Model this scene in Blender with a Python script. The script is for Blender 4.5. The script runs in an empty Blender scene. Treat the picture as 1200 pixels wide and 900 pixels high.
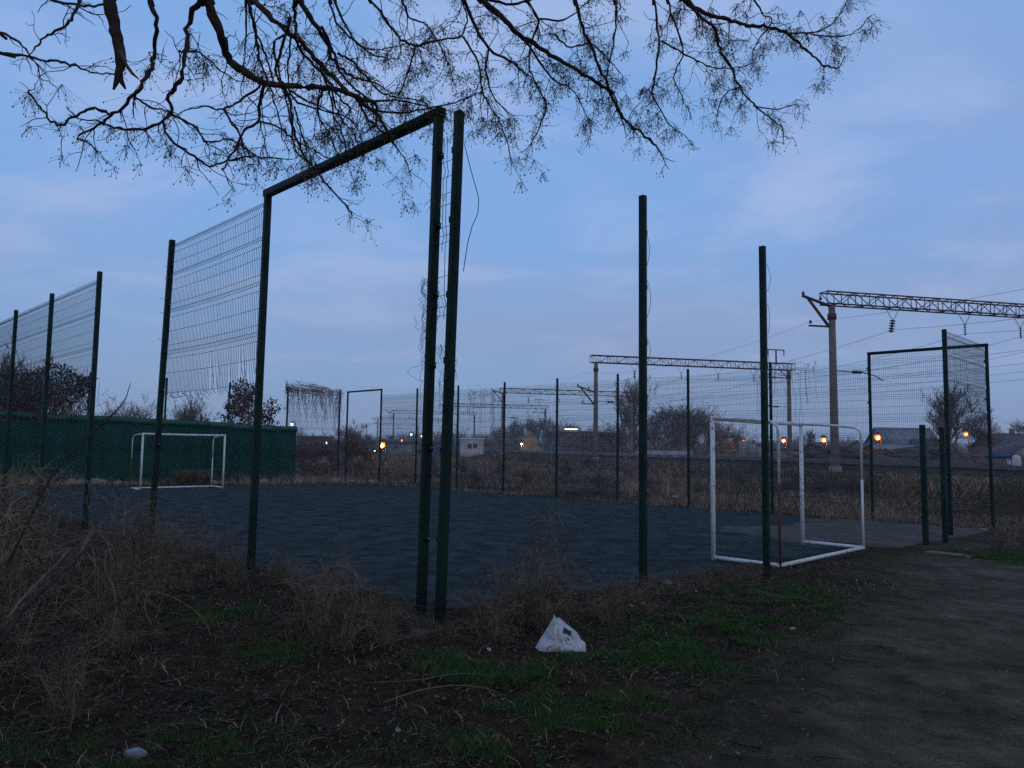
import bpy, math, random
import numpy as np
from mathutils import Vector, Matrix

random.seed(7)
RNG = np.random.default_rng(7)
scene = bpy.context.scene
COL = scene.collection

# ------------------------------------------------------------------ camera
EYE = np.array((0.0, 0.0, 1.57))
PITCH, ROLL, FPX = math.radians(4.7), 0.0134, 900.0
_f = Vector((0, math.cos(PITCH), math.sin(PITCH)))
_r = Vector((math.cos(ROLL), 0, math.sin(ROLL)))
_r = (_r - _f * _r.dot(_f)).normalized()
_u = _r.cross(_f)
cam_data = bpy.data.cameras.new("camera")
cam_data.sensor_width = 36.0
cam_data.lens = 36.0 * FPX / 1200.0
cam_data.clip_start = 0.05
cam_data.clip_end = 6000.0
cam = bpy.data.objects.new("camera", cam_data)
COL.objects.link(cam)
cam.matrix_world = Matrix(((_r.x, _u.x, -_f.x, EYE[0]), (_r.y, _u.y, -_f.y, EYE[1]),
                           (_r.z, _u.z, -_f.z, EYE[2]), (0, 0, 0, 1)))
scene.camera = cam
_rn, _un, _fn = np.array(_r), np.array(_u), np.array(_f)

def site(px, py, depth):
    """survey helper: the world point seen in direction (px, py), depth metres ahead"""
    d = _fn + _rn * ((px - 600) / FPX) + _un * ((450 - py) / FPX)
    return EYE + d * (depth / d[1])

# ------------------------------------------------------------------ sky and light
SUN_EL, SUN_ROT = math.radians(6.0), math.radians(142.0)
world = bpy.data.worlds.new("World")
scene.world = world
world.use_nodes = True
wt = world.node_tree
for n in list(wt.nodes):
    wt.nodes.remove(n)
def wn(t, **k):
    n = wt.nodes.new(t)
    for a, b in k.items():
        setattr(n, a, b)
    return n
sky = wn('ShaderNodeTexSky', sky_type='NISHITA', sun_disc=False, sun_elevation=SUN_EL, sun_rotation=SUN_ROT,
         altitude=50.0, air_density=1.0, dust_density=0.4, ozone_density=3.0)
tc = wn('ShaderNodeTexCoord')
sep = wn('ShaderNodeSeparateXYZ')
wt.links.new(tc.outputs['Generated'], sep.inputs[0])
zc = wn('ShaderNodeMath', operation='MAXIMUM'); zc.inputs[1].default_value = 0.0
wt.links.new(sep.outputs['Z'], zc.inputs[0])
za = wn('ShaderNodeMath', operation='ADD'); za.inputs[1].default_value = 0.17
wt.links.new(zc.outputs[0], za.inputs[0])
dx = wn('ShaderNodeMath', operation='DIVIDE'); dy = wn('ShaderNodeMath', operation='DIVIDE')
wt.links.new(sep.outputs['X'], dx.inputs[0]); wt.links.new(za.outputs[0], dx.inputs[1])
wt.links.new(sep.outputs['Y'], dy.inputs[0]); wt.links.new(za.outputs[0], dy.inputs[1])
comb = wn('ShaderNodeCombineXYZ')
wt.links.new(dx.outputs[0], comb.inputs[0]); wt.links.new(dy.outputs[0], comb.inputs[1])
mp = wn('ShaderNodeMapping'); mp.inputs['Rotation'].default_value = (0, 0, 0.35); mp.inputs['Scale'].default_value = (0.75, 1.0, 1)
mp.inputs['Location'].default_value = (3.1, 1.7, 0.0)
wt.links.new(comb.outputs[0], mp.inputs['Vector'])
n1 = wn('ShaderNodeTexNoise'); n1.inputs['Scale'].default_value = 0.48; n1.inputs['Detail'].default_value = 6; n1.inputs['Roughness'].default_value = 0.58
n2 = wn('ShaderNodeTexNoise'); n2.inputs['Scale'].default_value = 1.9; n2.inputs['Detail'].default_value = 7; n2.inputs['Roughness'].default_value = 0.55
n2.inputs['Distortion'].default_value = 0.5
wt.links.new(mp.outputs[0], n1.inputs['Vector']); wt.links.new(mp.outputs[0], n2.inputs['Vector'])
r1 = wn('ShaderNodeMapRange', interpolation_type='SMOOTHSTEP'); r1.inputs['From Min'].default_value = 0.40; r1.inputs['From Max'].default_value = 0.60
r2 = wn('ShaderNodeMapRange', interpolation_type='SMOOTHSTEP'); r2.inputs['From Min'].default_value = 0.44; r2.inputs['From Max'].default_value = 0.70
wt.links.new(n1.outputs['Fac'], r1.inputs['Value']); wt.links.new(n2.outputs['Fac'], r2.inputs['Value'])
tint = wn('ShaderNodeMix', data_type='RGBA', blend_type='MULTIPLY'); tint.inputs[0].default_value = 1.0
tint.inputs[7].default_value = (1.0, 1.0, 1.0, 1)
wt.links.new(sky.outputs[0], tint.inputs[6])
# the open blue evened out by a thin high veil, then soft grey-blue cloud and paler wisps
veil = wn('ShaderNodeMix', data_type='RGBA'); veil.inputs[0].default_value = 0.80
veil.inputs[7].default_value = (2.6, 4.75, 9.0, 1)
wt.links.new(tint.outputs[2], veil.inputs[6])
m1 = wn('ShaderNodeMix', data_type='RGBA'); m1.inputs[7].default_value = (2.8, 3.9, 6.75, 1)
f1 = wn('ShaderNodeMath', operation='MULTIPLY'); f1.inputs[1].default_value = 0.95
wt.links.new(r1.outputs[0], f1.inputs[0]); wt.links.new(f1.outputs[0], m1.inputs[0])
wt.links.new(veil.outputs[2], m1.inputs[6])
m2 = wn('ShaderNodeMix', data_type='RGBA'); m2.inputs[7].default_value = (4.1, 5.2, 8.1, 1)
f2 = wn('ShaderNodeMath', operation='MULTIPLY'); f2.inputs[1].default_value = 0.68
wt.links.new(r2.outputs[0], f2.inputs[0]); wt.links.new(f2.outputs[0], m2.inputs[0])
wt.links.new(m1.outputs[2], m2.inputs[6])
hz = wn('ShaderNodeMapRange', interpolation_type='SMOOTHSTEP'); hz.inputs['From Min'].default_value = -0.05; hz.inputs['From Max'].default_value = 0.34
hz.inputs['To Min'].default_value = 0.85; hz.inputs['To Max'].default_value = 0.0
wt.links.new(sep.outputs['Z'], hz.inputs['Value'])
m3 = wn('ShaderNodeMix', data_type='RGBA'); m3.inputs[7].default_value = (2.45, 3.4, 5.15, 1)
wt.links.new(hz.outputs[0], m3.inputs[0]); wt.links.new(m2.outputs[2], m3.inputs[6])
bg = wn('ShaderNodeBackground'); bg.inputs['Strength'].default_value = 0.10
wo = wn('ShaderNodeOutputWorld')
wt.links.new(m3.outputs[2], bg.inputs[0]); wt.links.new(bg.outputs[0], wo.inputs[0])

sun_data = bpy.data.lights.new("sun", 'SUN')
sun_data.energy = 0.32            # the sun is down to a broad warm glow behind the viewer
sun_data.angle = math.radians(40)
sun_data.color = (1.0, 0.70, 0.42)
sun = bpy.data.objects.new("sun", sun_data)
COL.objects.link(sun)
_sd = Vector((math.sin(SUN_ROT) * math.cos(SUN_EL), math.cos(SUN_ROT) * math.cos(SUN_EL), math.sin(SUN_EL)))
sun.rotation_euler = _sd.to_track_quat('Z', 'Y').to_euler()
sun.location = (0, -30, 30)

scene.view_settings.view_transform = 'Standard'
scene.view_settings.look = 'None'
scene.view_settings.exposure = 0.0
scene.view_settings.gamma = 1.0
scene.view_settings.use_curve_mapping = False
scene.render.engine = 'CYCLES'
scene.cycles.max_bounces = 6
scene.cycles.diffuse_bounces = 2
scene.cycles.glossy_bounces = 2
scene.cycles.use_denoising = False
scene.cycles.sample_clamp_indirect = 4.0

# ------------------------------------------------------------------ materials
def material(name, color, rough=0.85, var=0.25, scale=6.0, bump=0.0, bscale=40.0, color2=None, metal=0.0, spec=0.3, per_object=0.0):
    m = bpy.data.materials.new(name); m.use_nodes = True
    t = m.node_tree; b = t.nodes['Principled BSDF']
    b.inputs['Roughness'].default_value = rough; b.inputs['Metallic'].default_value = metal
    b.inputs['Specular IOR Level'].default_value = spec
    g = t.nodes.new('ShaderNodeTexCoord')
    nz = t.nodes.new('ShaderNodeTexNoise'); nz.inputs['Scale'].default_value = scale; nz.inputs['Detail'].default_value = 6
    t.links.new(g.outputs['Object'], nz.inputs['Vector'])
    rp = t.nodes.new('ShaderNodeValToRGB')
    c = np.array(color)
    c2 = np.array(color2) if color2 is not None else c * (1 - var)
    rp.color_ramp.elements[0].position = 0.35; rp.color_ramp.elements[1].position = 0.65
    rp.color_ramp.elements[0].color = (*c2, 1); rp.color_ramp.elements[1].color = (*(c * (1 + var * 0.6) if color2 is None else c), 1)
    t.links.new(nz.outputs['Fac'], rp.inputs[0])
    out = rp.outputs[0]
    if per_object:
        oi = t.nodes.new('ShaderNodeObjectInfo')
        hs = t.nodes.new('ShaderNodeHueSaturation')
        mr = t.nodes.new('ShaderNodeMapRange'); mr.inputs['To Min'].default_value = 1 - per_object; mr.inputs['To Max'].default_value = 1 + per_object
        t.links.new(oi.outputs['Random'], mr.inputs['Value']); t.links.new(mr.outputs[0], hs.inputs['Value'])
        t.links.new(out, hs.inputs['Color']); out = hs.outputs[0]
    t.links.new(out, b.inputs['Base Color'])
    if bump:
        nb = t.nodes.new('ShaderNodeTexNoise'); nb.inputs['Scale'].default_value = bscale; nb.inputs['Detail'].default_value = 5
        t.links.new(g.outputs['Object'], nb.inputs['Vector'])
        bp = t.nodes.new('ShaderNodeBump'); bp.inputs['Strength'].default_value = bump; bp.inputs['Distance'].default_value = 0.02
        t.links.new(nb.outputs['Fac'], bp.inputs['Height']); t.links.new(bp.outputs[0], b.inputs['Normal'])
    return m

def blade_material(name, dark, pale, trans=0.15):
    """stems and blades: the colour changes from blade to blade (attribute 'tone')"""
    m = bpy.data.materials.new(name); m.use_nodes = True
    t = m.node_tree; b = t.nodes['Principled BSDF']
    b.inputs['Roughness'].default_value = 0.8; b.inputs['Specular IOR Level'].default_value = 0.2
    at = t.nodes.new('ShaderNodeAttribute'); at.attribute_name = 'tone'
    rp = t.nodes.new('ShaderNodeValToRGB')
    rp.color_ramp.elements[0].color = (*dark, 1); rp.color_ramp.elements[1].color = (*pale, 1)
    t.links.new(at.outputs['Fac'], rp.inputs[0]); t.links.new(rp.outputs[0], b.inputs['Base Color'])
    return m

def glow_material(name, color, strength):
    m = bpy.data.materials.new(name); m.use_nodes = True
    t = m.node_tree; b = t.nodes['Principled BSDF']
    b.inputs['Base Color'].default_value = (*color, 1)
    b.inputs['Emission Color'].default_value = (*color, 1); b.inputs['Emission Strength'].default_value = strength
    return m

M = {}
def green_paint_material():
    m = material('green_paint', (0.006, 0.020, 0.013), 0.6, 0.45, 2.2, 0.25, 40, spec=0.1)
    t = m.node_tree; b = t.nodes['Principled BSDF']
    src = b.inputs['Base Color'].links[0].from_socket
    g = t.nodes.new('ShaderNodeTexCoord')
    nz = t.nodes.new('ShaderNodeTexNoise'); nz.inputs['Scale'].default_value = 9; nz.inputs['Detail'].default_value = 9; nz.inputs['Roughness'].default_value = 0.7
    t.links.new(g.outputs['Object'], nz.inputs['Vector'])
    mr = t.nodes.new('ShaderNodeMapRange'); mr.inputs['From Min'].default_value = 0.62; mr.inputs['From Max'].default_value = 0.70
    t.links.new(nz.outputs['Fac'], mr.inputs['Value'])
    mx = t.nodes.new('ShaderNodeMix'); mx.data_type = 'RGBA'; mx.inputs[7].default_value = (0.05, 0.032, 0.022, 1)
    t.links.new(mr.outputs[0], mx.inputs[0]); t.links.new(src, mx.inputs[6]); t.links.new(mx.outputs[2], b.inputs['Base Color'])
    return m
M['green'] = green_paint_material()
M['wire'] = material('green_wire', (0.012, 0.03, 0.028), 0.5, 0.2, 3.0)
M['bolt'] = material('zinc_bolt', (0.3, 0.3, 0.3), 0.4, 0.3, 20.0, metal=0.8)
M['white'] = material('white_paint', (0.68, 0.64, 0.58), 0.5, 0.12, 5.0, 0.1, 50)
def chipped_white():
    m = material('chipped_white_paint', (0.70, 0.66, 0.60), 0.5, 0.1, 5.0, 0.15, 60)
    t = m.node_tree; b = t.nodes['Principled BSDF']; src = b.inputs['Base Color'].links[0].from_socket
    g = t.nodes.new('ShaderNodeTexCoord')
    nz = t.nodes.new('ShaderNodeTexNoise'); nz.inputs['Scale'].default_value = 16; nz.inputs['Detail'].default_value = 8; nz.inputs['Roughness'].default_value = 0.75
    t.links.new(g.outputs['Object'], nz.inputs['Vector'])
    mr = t.nodes.new('ShaderNodeMapRange'); mr.inputs['From Min'].default_value = 0.565; mr.inputs['From Max'].default_value = 0.62
    t.links.new(nz.outputs['Fac'], mr.inputs['Value'])
    mx = t.nodes.new('ShaderNodeMix'); mx.data_type = 'RGBA'; mx.inputs[7].default_value = (0.16, 0.09, 0.06, 1)
    t.links.new(mr.outputs[0], mx.inputs[0]); t.links.new(src, mx.inputs[6]); t.links.new(mx.outputs[2], b.inputs['Base Color'])
    return m
M['goal'] = chipped_white()
M['rust'] = material('rusty_steel', (0.12, 0.045, 0.03), 0.8, 0.4, 12.0, 0.3, 60)
M['truss'] = material('brown_red_paint', (0.085, 0.030, 0.022), 0.6, 0.3, 2.0)
M['concrete'] = material('old_concrete', (0.19, 0.145, 0.115), 0.9, 0.25, 1.5, 0.3, 20)
M['slab'] = material('grey_concrete', (0.28, 0.28, 0.27), 0.9, 0.3, 1.2, 0.3, 20)
M['dirtycon'] = material('dirty_concrete', (0.085, 0.07, 0.056), 0.95, 0.4, 12.0, 0.6, 40, spec=0.1)
M['porcelain'] = material('dark_porcelain', (0.05, 0.04, 0.045), 0.3, 0.2, 5.0)
M['cable'] = material('bare_cable', (0.05, 0.05, 0.055), 0.5, 0.1, 1.0)
M['bark'] = material('grey_brown_bark', (0.05, 0.036, 0.028), 0.95, 0.35, 18.0, 0.5, 60, spec=0.08)
M['redbark'] = material('red_brown_bark', (0.105, 0.05, 0.034), 0.9, 0.35, 18.0, 0.5, 60)
M['berry'] = material('dried_berry', (0.17, 0.11, 0.055), 0.7, 0.4, 25.0)
M['fartwig'] = material('bare_twigs', (0.20, 0.135, 0.105), 0.95, 0.25, 0.3, per_object=0.25)
M['rail'] = material('rail_steel', (0.09, 0.065, 0.055), 0.45, 0.3, 1.0, metal=0.5)
M['sleeper'] = material('sleeper_wood', (0.06, 0.05, 0.045), 0.9, 0.3, 3.0)
M['sheet'] = material('green_sheet', (0.005, 0.048, 0.033), 0.7, 0.35, 1.1, per_object=0.12, spec=0.1)
M['sheettop'] = material('lighter_green', (0.012, 0.085, 0.055), 0.5, 0.2, 2.0)
M['ivy'] = blade_material('ivy_leaf', (0.025, 0.02, 0.015), (0.10, 0.062, 0.045))
M['grass'] = blade_material('green_blade', (0.021, 0.047, 0.010), (0.064, 0.118, 0.024))
M['dry'] = blade_material('dry_straw', (0.12, 0.076, 0.05), (0.52, 0.35, 0.225))
M['weed'] = blade_material('dry_weed', (0.038, 0.025, 0.016), (0.34, 0.235, 0.142))
M['litter'] = blade_material('leaf_litter', (0.022, 0.014, 0.009), (0.165, 0.112, 0.07))
M['wall_w'] = material('whitewash', (0.62, 0.58, 0.53), 0.9, 0.15, 0.8)
M['wall_b'] = material('brick_red', (0.17, 0.085, 0.06), 0.9, 0.3, 1.5)
M['wall_g'] = material('grey_render', (0.25, 0.24, 0.24), 0.9, 0.2, 0.7)
M['wall_bl'] = material('blue_grey_sheet', (0.10, 0.13, 0.19), 0.7, 0.15, 0.5)
M['roof_d'] = material('dark_roof', (0.085, 0.065, 0.065), 0.85, 0.3, 1.0)
M['roof_g'] = material('slate_roof', (0.19, 0.18, 0.19), 0.85, 0.25, 0.8)
M['glass'] = material('window_glass', (0.03, 0.04, 0.05), 0.15, 0.1, 1.0, spec=0.6)
M['wood'] = material('door_wood', (0.12, 0.07, 0.04), 0.8, 0.3, 4.0)
M['heap'] = material('yellow_sand', (0.34, 0.24, 0.11), 0.95, 0.3, 0.8, 0.4, 4)
M['blue'] = material('blue_paint', (0.05, 0.08, 0.16), 0.5, 0.2, 1.0)
M['stone'] = material('rubble_stone', (0.20, 0.17, 0.14), 0.9, 0.3, 6.0, 0.4, 20)
M['sodium'] = glow_material('sodium_lamp', (1.0, 0.22, 0.02), 1.5)
M['amber'] = glow_material('amber_lamp', (1.0, 0.42, 0.05), 1.5)
M['coolamp'] = glow_material('white_lamp', (1.0, 0.92, 0.72), 3.0)
M['sodium_core'] = glow_material('sodium_core', (1.0, 0.55, 0.12), 14.0)
M['amber_core'] = glow_material('amber_core', (1.0, 0.75, 0.25), 18.0)
M['coolamp_core'] = glow_material('coolamp_core', (1.0, 0.95, 0.85), 6.0)
M['redlamp_core'] = glow_material('redlamp_core', (1.0, 0.2, 0.15), 4.0)
M['redlamp'] = glow_material('red_lamp', (1.0, 0.12, 0.1), 3.0)

# ------------------------------------------------------------------ mesh tools
class MB:
    """collects geometry, build() links it as one mesh object"""
    def __init__(self):
        self.v, self.q, self.t, self.tone, self.n = [], [], [], [], 0
    def add(self, v, q=None, t=None, tone=None):
        v = np.asarray(v, float).reshape(-1, 3)
        if q is not None and len(q): self.q.append(np.asarray(q, np.int64).reshape(-1, 4) + self.n)
        if t is not None and len(t): self.t.append(np.asarray(t, np.int64).reshape(-1, 3) + self.n)
        self.v.append(v)
        self.tone.append(np.broadcast_to(np.asarray(0.5 if tone is None else tone, float), (len(v),)))
        self.n += len(v)
    def box(self, c, s, rz=0.0, taper=1.0):
        sx, sy, sz = s[0] / 2, s[1] / 2, s[2] / 2
        v = np.array([(x * (taper if z > 0 else 1), y * (taper if z > 0 else 1), z) for z in (-sz, sz) for x, y in ((-sx, -sy), (sx, -sy), (sx, sy), (-sx, sy))])
        cr, sr = math.cos(rz), math.sin(rz)
        v = v @ np.array([(cr, sr, 0), (-sr, cr, 0), (0, 0, 1)]) + np.array(c)
        self.add(v, [(3, 2, 1, 0), (4, 5, 6, 7), (0, 1, 5, 4), (1, 2, 6, 5), (2, 3, 7, 6), (3, 0, 4, 7)])
    def beam(self, a, b, w, h=None):
        """box between two points"""
        a, b = np.array(a, float), np.array(b, float)
        h = h or w
        d = b - a; L = np.linalg.norm(d); d /= L
        up = np.array((0, 0, 1.0)) if abs(d[2]) < 0.95 else np.array((1.0, 0, 0))
        s = np.cross(d, up); s /= np.linalg.norm(s); u = np.cross(s, d)
        v = [p + s * i * w / 2 + u * j * h / 2 for p in (a, b) for i, j in ((-1, -1), (1, -1), (1, 1), (-1, 1))]
        self.add(v, [(0, 1, 2, 3), (7, 6, 5, 4), (0, 4, 5, 1), (1, 5, 6, 2), (2, 6, 7, 3), (3, 7, 4, 0)])
    def tube(self, pts, r, n=6, cap=True, tone=None):
        pts = np.asarray(pts, float)[None]
        r = np.broadcast_to(np.asarray(r, float), (pts.shape[1],))[None]
        self.tubes(pts, r, n, tone)
        if cap and n > 3:
            base = self.n - pts.shape[1] * n
            for k, rev in ((0, True), (pts.shape[1] - 1, False)):
                ids = [base + k * n + i for i in range(n)]
                if rev: ids = ids[::-1]
                for i in range(1, n - 1):
                    self.t.append(np.array([(ids[0], ids[i], ids[i + 1])], np.int64))
    def tubes(self, P, R, n=3, tone=None):
        """P (N,K,3) centre lines, R (N,K) radii"""
        P = np.asarray(P, float); R = np.asarray(R, float)
        N, K, _ = P.shape
        T = np.gradient(P, axis=1)
        T /= np.linalg.norm(T, axis=2, keepdims=True) + 1e-9
        ref = np.where(np.abs(T[:, :1, 2:3]) > 0.8, np.array((1.0, 0.13, 0)), np.array((0, 0.1, 1.0)))
        A = np.cross(T, np.broadcast_to(ref, T.shape)); A /= np.linalg.norm(A, axis=2, keepdims=True) + 1e-9
        B = np.cross(T, A)
        ang = np.arange(n) * 2 * math.pi / n
        V = P[:, :, None, :] + R[:, :, None, None] * (A[:, :, None, :] * np.cos(ang)[None, None, :, None] + B[:, :, None, :] * np.sin(ang)[None, None, :, None])
        idx = np.arange(N * K * n).reshape(N, K, n)
        a = idx[:, :-1]; b = idx[:, 1:]
        Q = np.stack([a, np.roll(a, -1, 2), np.roll(b, -1, 2), b], -1).reshape(-1, 4)
        tn = None
        if tone is not None:
            tn = np.repeat(np.broadcast_to(np.asarray(tone, float), (N,)), K * n)
        self.add(V.reshape(-1, 3), Q, None, tn)
    def ribbons(self, P, W, S, tone=None):
        """P (N,K,3), W (N,K) half widths, S (N,3) side directions"""
        N, K, _ = P.shape
        V = np.stack([P - S[:, None] * W[..., None], P + S[:, None] * W[..., None]], 2)
        idx = np.arange(N * K * 2).reshape(N, K, 2)
        Q = np.stack([idx[:, :-1, 0], idx[:, :-1, 1], idx[:, 1:, 1], idx[:, 1:, 0]], -1).reshape(-1, 4)
        tn = None if tone is None else np.repeat(np.asarray(tone, float), K * 2)
        self.add(V.reshape(-1, 3), Q, None, tn)
    def blobs(self, C, R, stretch=1.0, tone=None):
        """octahedra at C (N,3)"""
        C = np.asarray(C); N = len(C); R = np.broadcast_to(R, (N,))
        o = np.array([(1, 0, 0), (-1, 0, 0), (0, 1, 0), (0, -1, 0), (0, 0, stretch), (0, 0, -stretch)])
        V = C[:, None] + o[None] * R[:, None, None]
        f = np.array([(0, 2, 4), (2, 1, 4), (1, 3, 4), (3, 0, 4), (2, 0, 5), (1, 2, 5), (3, 1, 5), (0, 3, 5)])
        T = (np.arange(N) * 6)[:, None, None] + f[None]
        self.add(V.reshape(-1, 3), None, T.reshape(-1, 3), None if tone is None else np.repeat(tone, 6))
    def mesh(self, name, mat, smooth=False):
        me = bpy.data.meshes.new(name)
        V = np.concatenate(self.v).astype(np.float32)
        q = np.concatenate(self.q) if self.q else np.zeros((0, 4), np.int64)
        t = np.concatenate(self.t) if self.t else np.zeros((0, 3), np.int64)
        me.vertices.add(len(V)); me.vertices.foreach_set('co', V.ravel())
        nl = len(q) * 4 + len(t) * 3
        me.loops.add(nl)
        me.loops.foreach_set('vertex_index', np.concatenate([q.ravel(), t.ravel()]).astype(np.int32))
        me.polygons.add(len(q) + len(t))
        st = np.concatenate([np.arange(len(q)) * 4, len(q) * 4 + np.arange(len(t)) * 3]).astype(np.int32)
        me.polygons.foreach_set('loop_start', st)
        me.update(calc_edges=True)
        if smooth:
            me.polygons.foreach_set('use_smooth', np.ones(len(q) + len(t), bool))
        at = me.attributes.new('tone', 'FLOAT', 'POINT')
        at.data.foreach_set('value', np.concatenate(self.tone).astype(np.float32))
        me.materials.append(mat)
        me.validate()
        return me
    def build(self, name, mat, parent=None, smooth=False):
        o = bpy.data.objects.new(name, self.mesh(name, mat, smooth))
        COL.objects.link(o)
        if parent is not None:
            o.parent = parent
            if parent.name in WORLD_PARTS: o.location = -parent.location
        return o

WORLD_PARTS = set()      # things whose parts are modelled in site coordinates
def tag(o, label=None, cat=None, group=None, kind=None):
    if label: o['label'] = label
    if cat: o['category'] = cat
    if group: o['group'] = group
    if kind: o['kind'] = kind
    return o
def thing(name, label, cat, loc=(0, 0, 0), rz=0.0, group=None, world=False):
    o = bpy.data.objects.new(name, None); COL.objects.link(o)
    o.empty_display_size = 0.2
    o.location = loc; o.rotation_euler = (0, 0, rz)
    if world: WORLD_PARTS.add(o.name)
    return tag(o, label, cat, group)
def linked(name, me, parent=None, loc=(0, 0, 0), rot=(0, 0, 0), scale=(1, 1, 1)):
    o = bpy.data.objects.new(name, me); COL.objects.link(o)
    o.parent = parent; o.location = loc; o.rotation_euler = rot; o.scale = scale
    return o
def copy_tree(o, parent=None):
    c = o.copy(); COL.objects.link(c); c.parent = parent
    for ch in o.children:
        copy_tree(ch, c)
    return c

def value_noise(x, y, s, seed):
    x = np.asarray(x, float) / s; y = np.asarray(y, float) / s
    xi = np.floor(x).astype(np.int64); yi = np.floor(y).astype(np.int64)
    fx = x - xi; fy = y - yi
    fx = fx * fx * (3 - 2 * fx); fy = fy * fy * (3 - 2 * fy)
    def h(a, b):
        n = (a * 374761393 + b * 668265263 + seed * 974634777) & 0x7fffffff
        n = ((n ^ (n >> 13)) * 1274126177) & 0x7fffffff
        return ((n ^ (n >> 16)) & 0xffff) / 65535.0
    return (h(xi, yi) * (1 - fx) + h(xi + 1, yi) * fx) * (1 - fy) + (h(xi, yi + 1) * (1 - fx) + h(xi + 1, yi + 1) * fx) * fy - 0.5
def sstep(a, b, x):
    t = np.clip((np.asarray(x, float) - a) / (b - a), 0, 1)
    return t * t * (3 - 2 * t)

# ------------------------------------------------------------------ site plan
# pitch axes: U along the near goal line, V along the length; both start at the near corner post
CX, CY, S2 = -0.62, 7.0, math.sqrt(0.5)
def to_uv(x, y):
    return ((x - CX) + (y - CY)) * S2, ((y - CY) - (x - CX)) * S2
def P2(u, v):
    return CX + (u - v) * S2, CY + (u + v) * S2
RD, RN = np.array((-0.23, 0.973)), np.array((0.973, 0.23))   # railway direction and its normal

def pitch_mask(x, y):
    u, v = to_uv(x, y)
    wob = 0.35 * value_noise(x, y, 1.1, 5) + 0.2 * value_noise(x, y, 0.4, 6)
    return sstep(0.15, 0.55, u + wob) * (1 - sstep(17.6, 18.0, u + wob)) * sstep(0.15, 0.55, v + wob) * (1 - sstep(25.9, 26.4, v + wob))
def base_h(x, y):
    x = np.asarray(x, float); y = np.asarray(y, float)
    u, v = to_uv(x, y)
    h = -0.021 * np.clip(u, 0, 20)
    w = RN[0] * x + RN[1] * y
    e = sstep(21.5, 27.0, w)
    return h * (1 - e) + 0.42 * e
def path_mask(x, y):
    edge = 0.92 + (y - 3.76) * 0.62 + 0.9 * value_noise(x, y, 1.6, 11) + 0.4 * value_noise(x, y, 0.5, 12)
    m = sstep(-1.0, 1.3, x - edge)
    u, v = to_uv(x, y)
    return m * (1 - sstep(13, 19, y)) * (1 - sstep(0.2, 0.6, v)) * sstep(-9, -6.5, v + (x < 3) * 20)
def terr(x, y):
    x = np.asarray(x, float); y = np.asarray(y, float)
    h = base_h(x, y)
    near = 1 - sstep(14, 30, np.hypot(x, y))
    pm = pitch_mask(x, y); pa = path_mask(x, y)
    n = 0.07 * value_noise(x, y, 1.7, 1) + 0.035 * value_noise(x, y, 0.45, 2) + 0.022 * value_noise(x, y, 0.14, 3) + 0.014 * value_noise(x, y, 0.06, 4)
    far = 0.12 * value_noise(x, y, 6, 8) * (1 - near)
    return h + (n * (0.25 + 0.75 * near) * (1 - 0.6 * pa) + far) * (1 - pm) - 0.03 * pm
def th(x, y):
    return float(terr(np.array([x]), np.array([y]))[0])
def on(x, y, dz=0.0):
    return (x, y, th(x, y) + dz)

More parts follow.
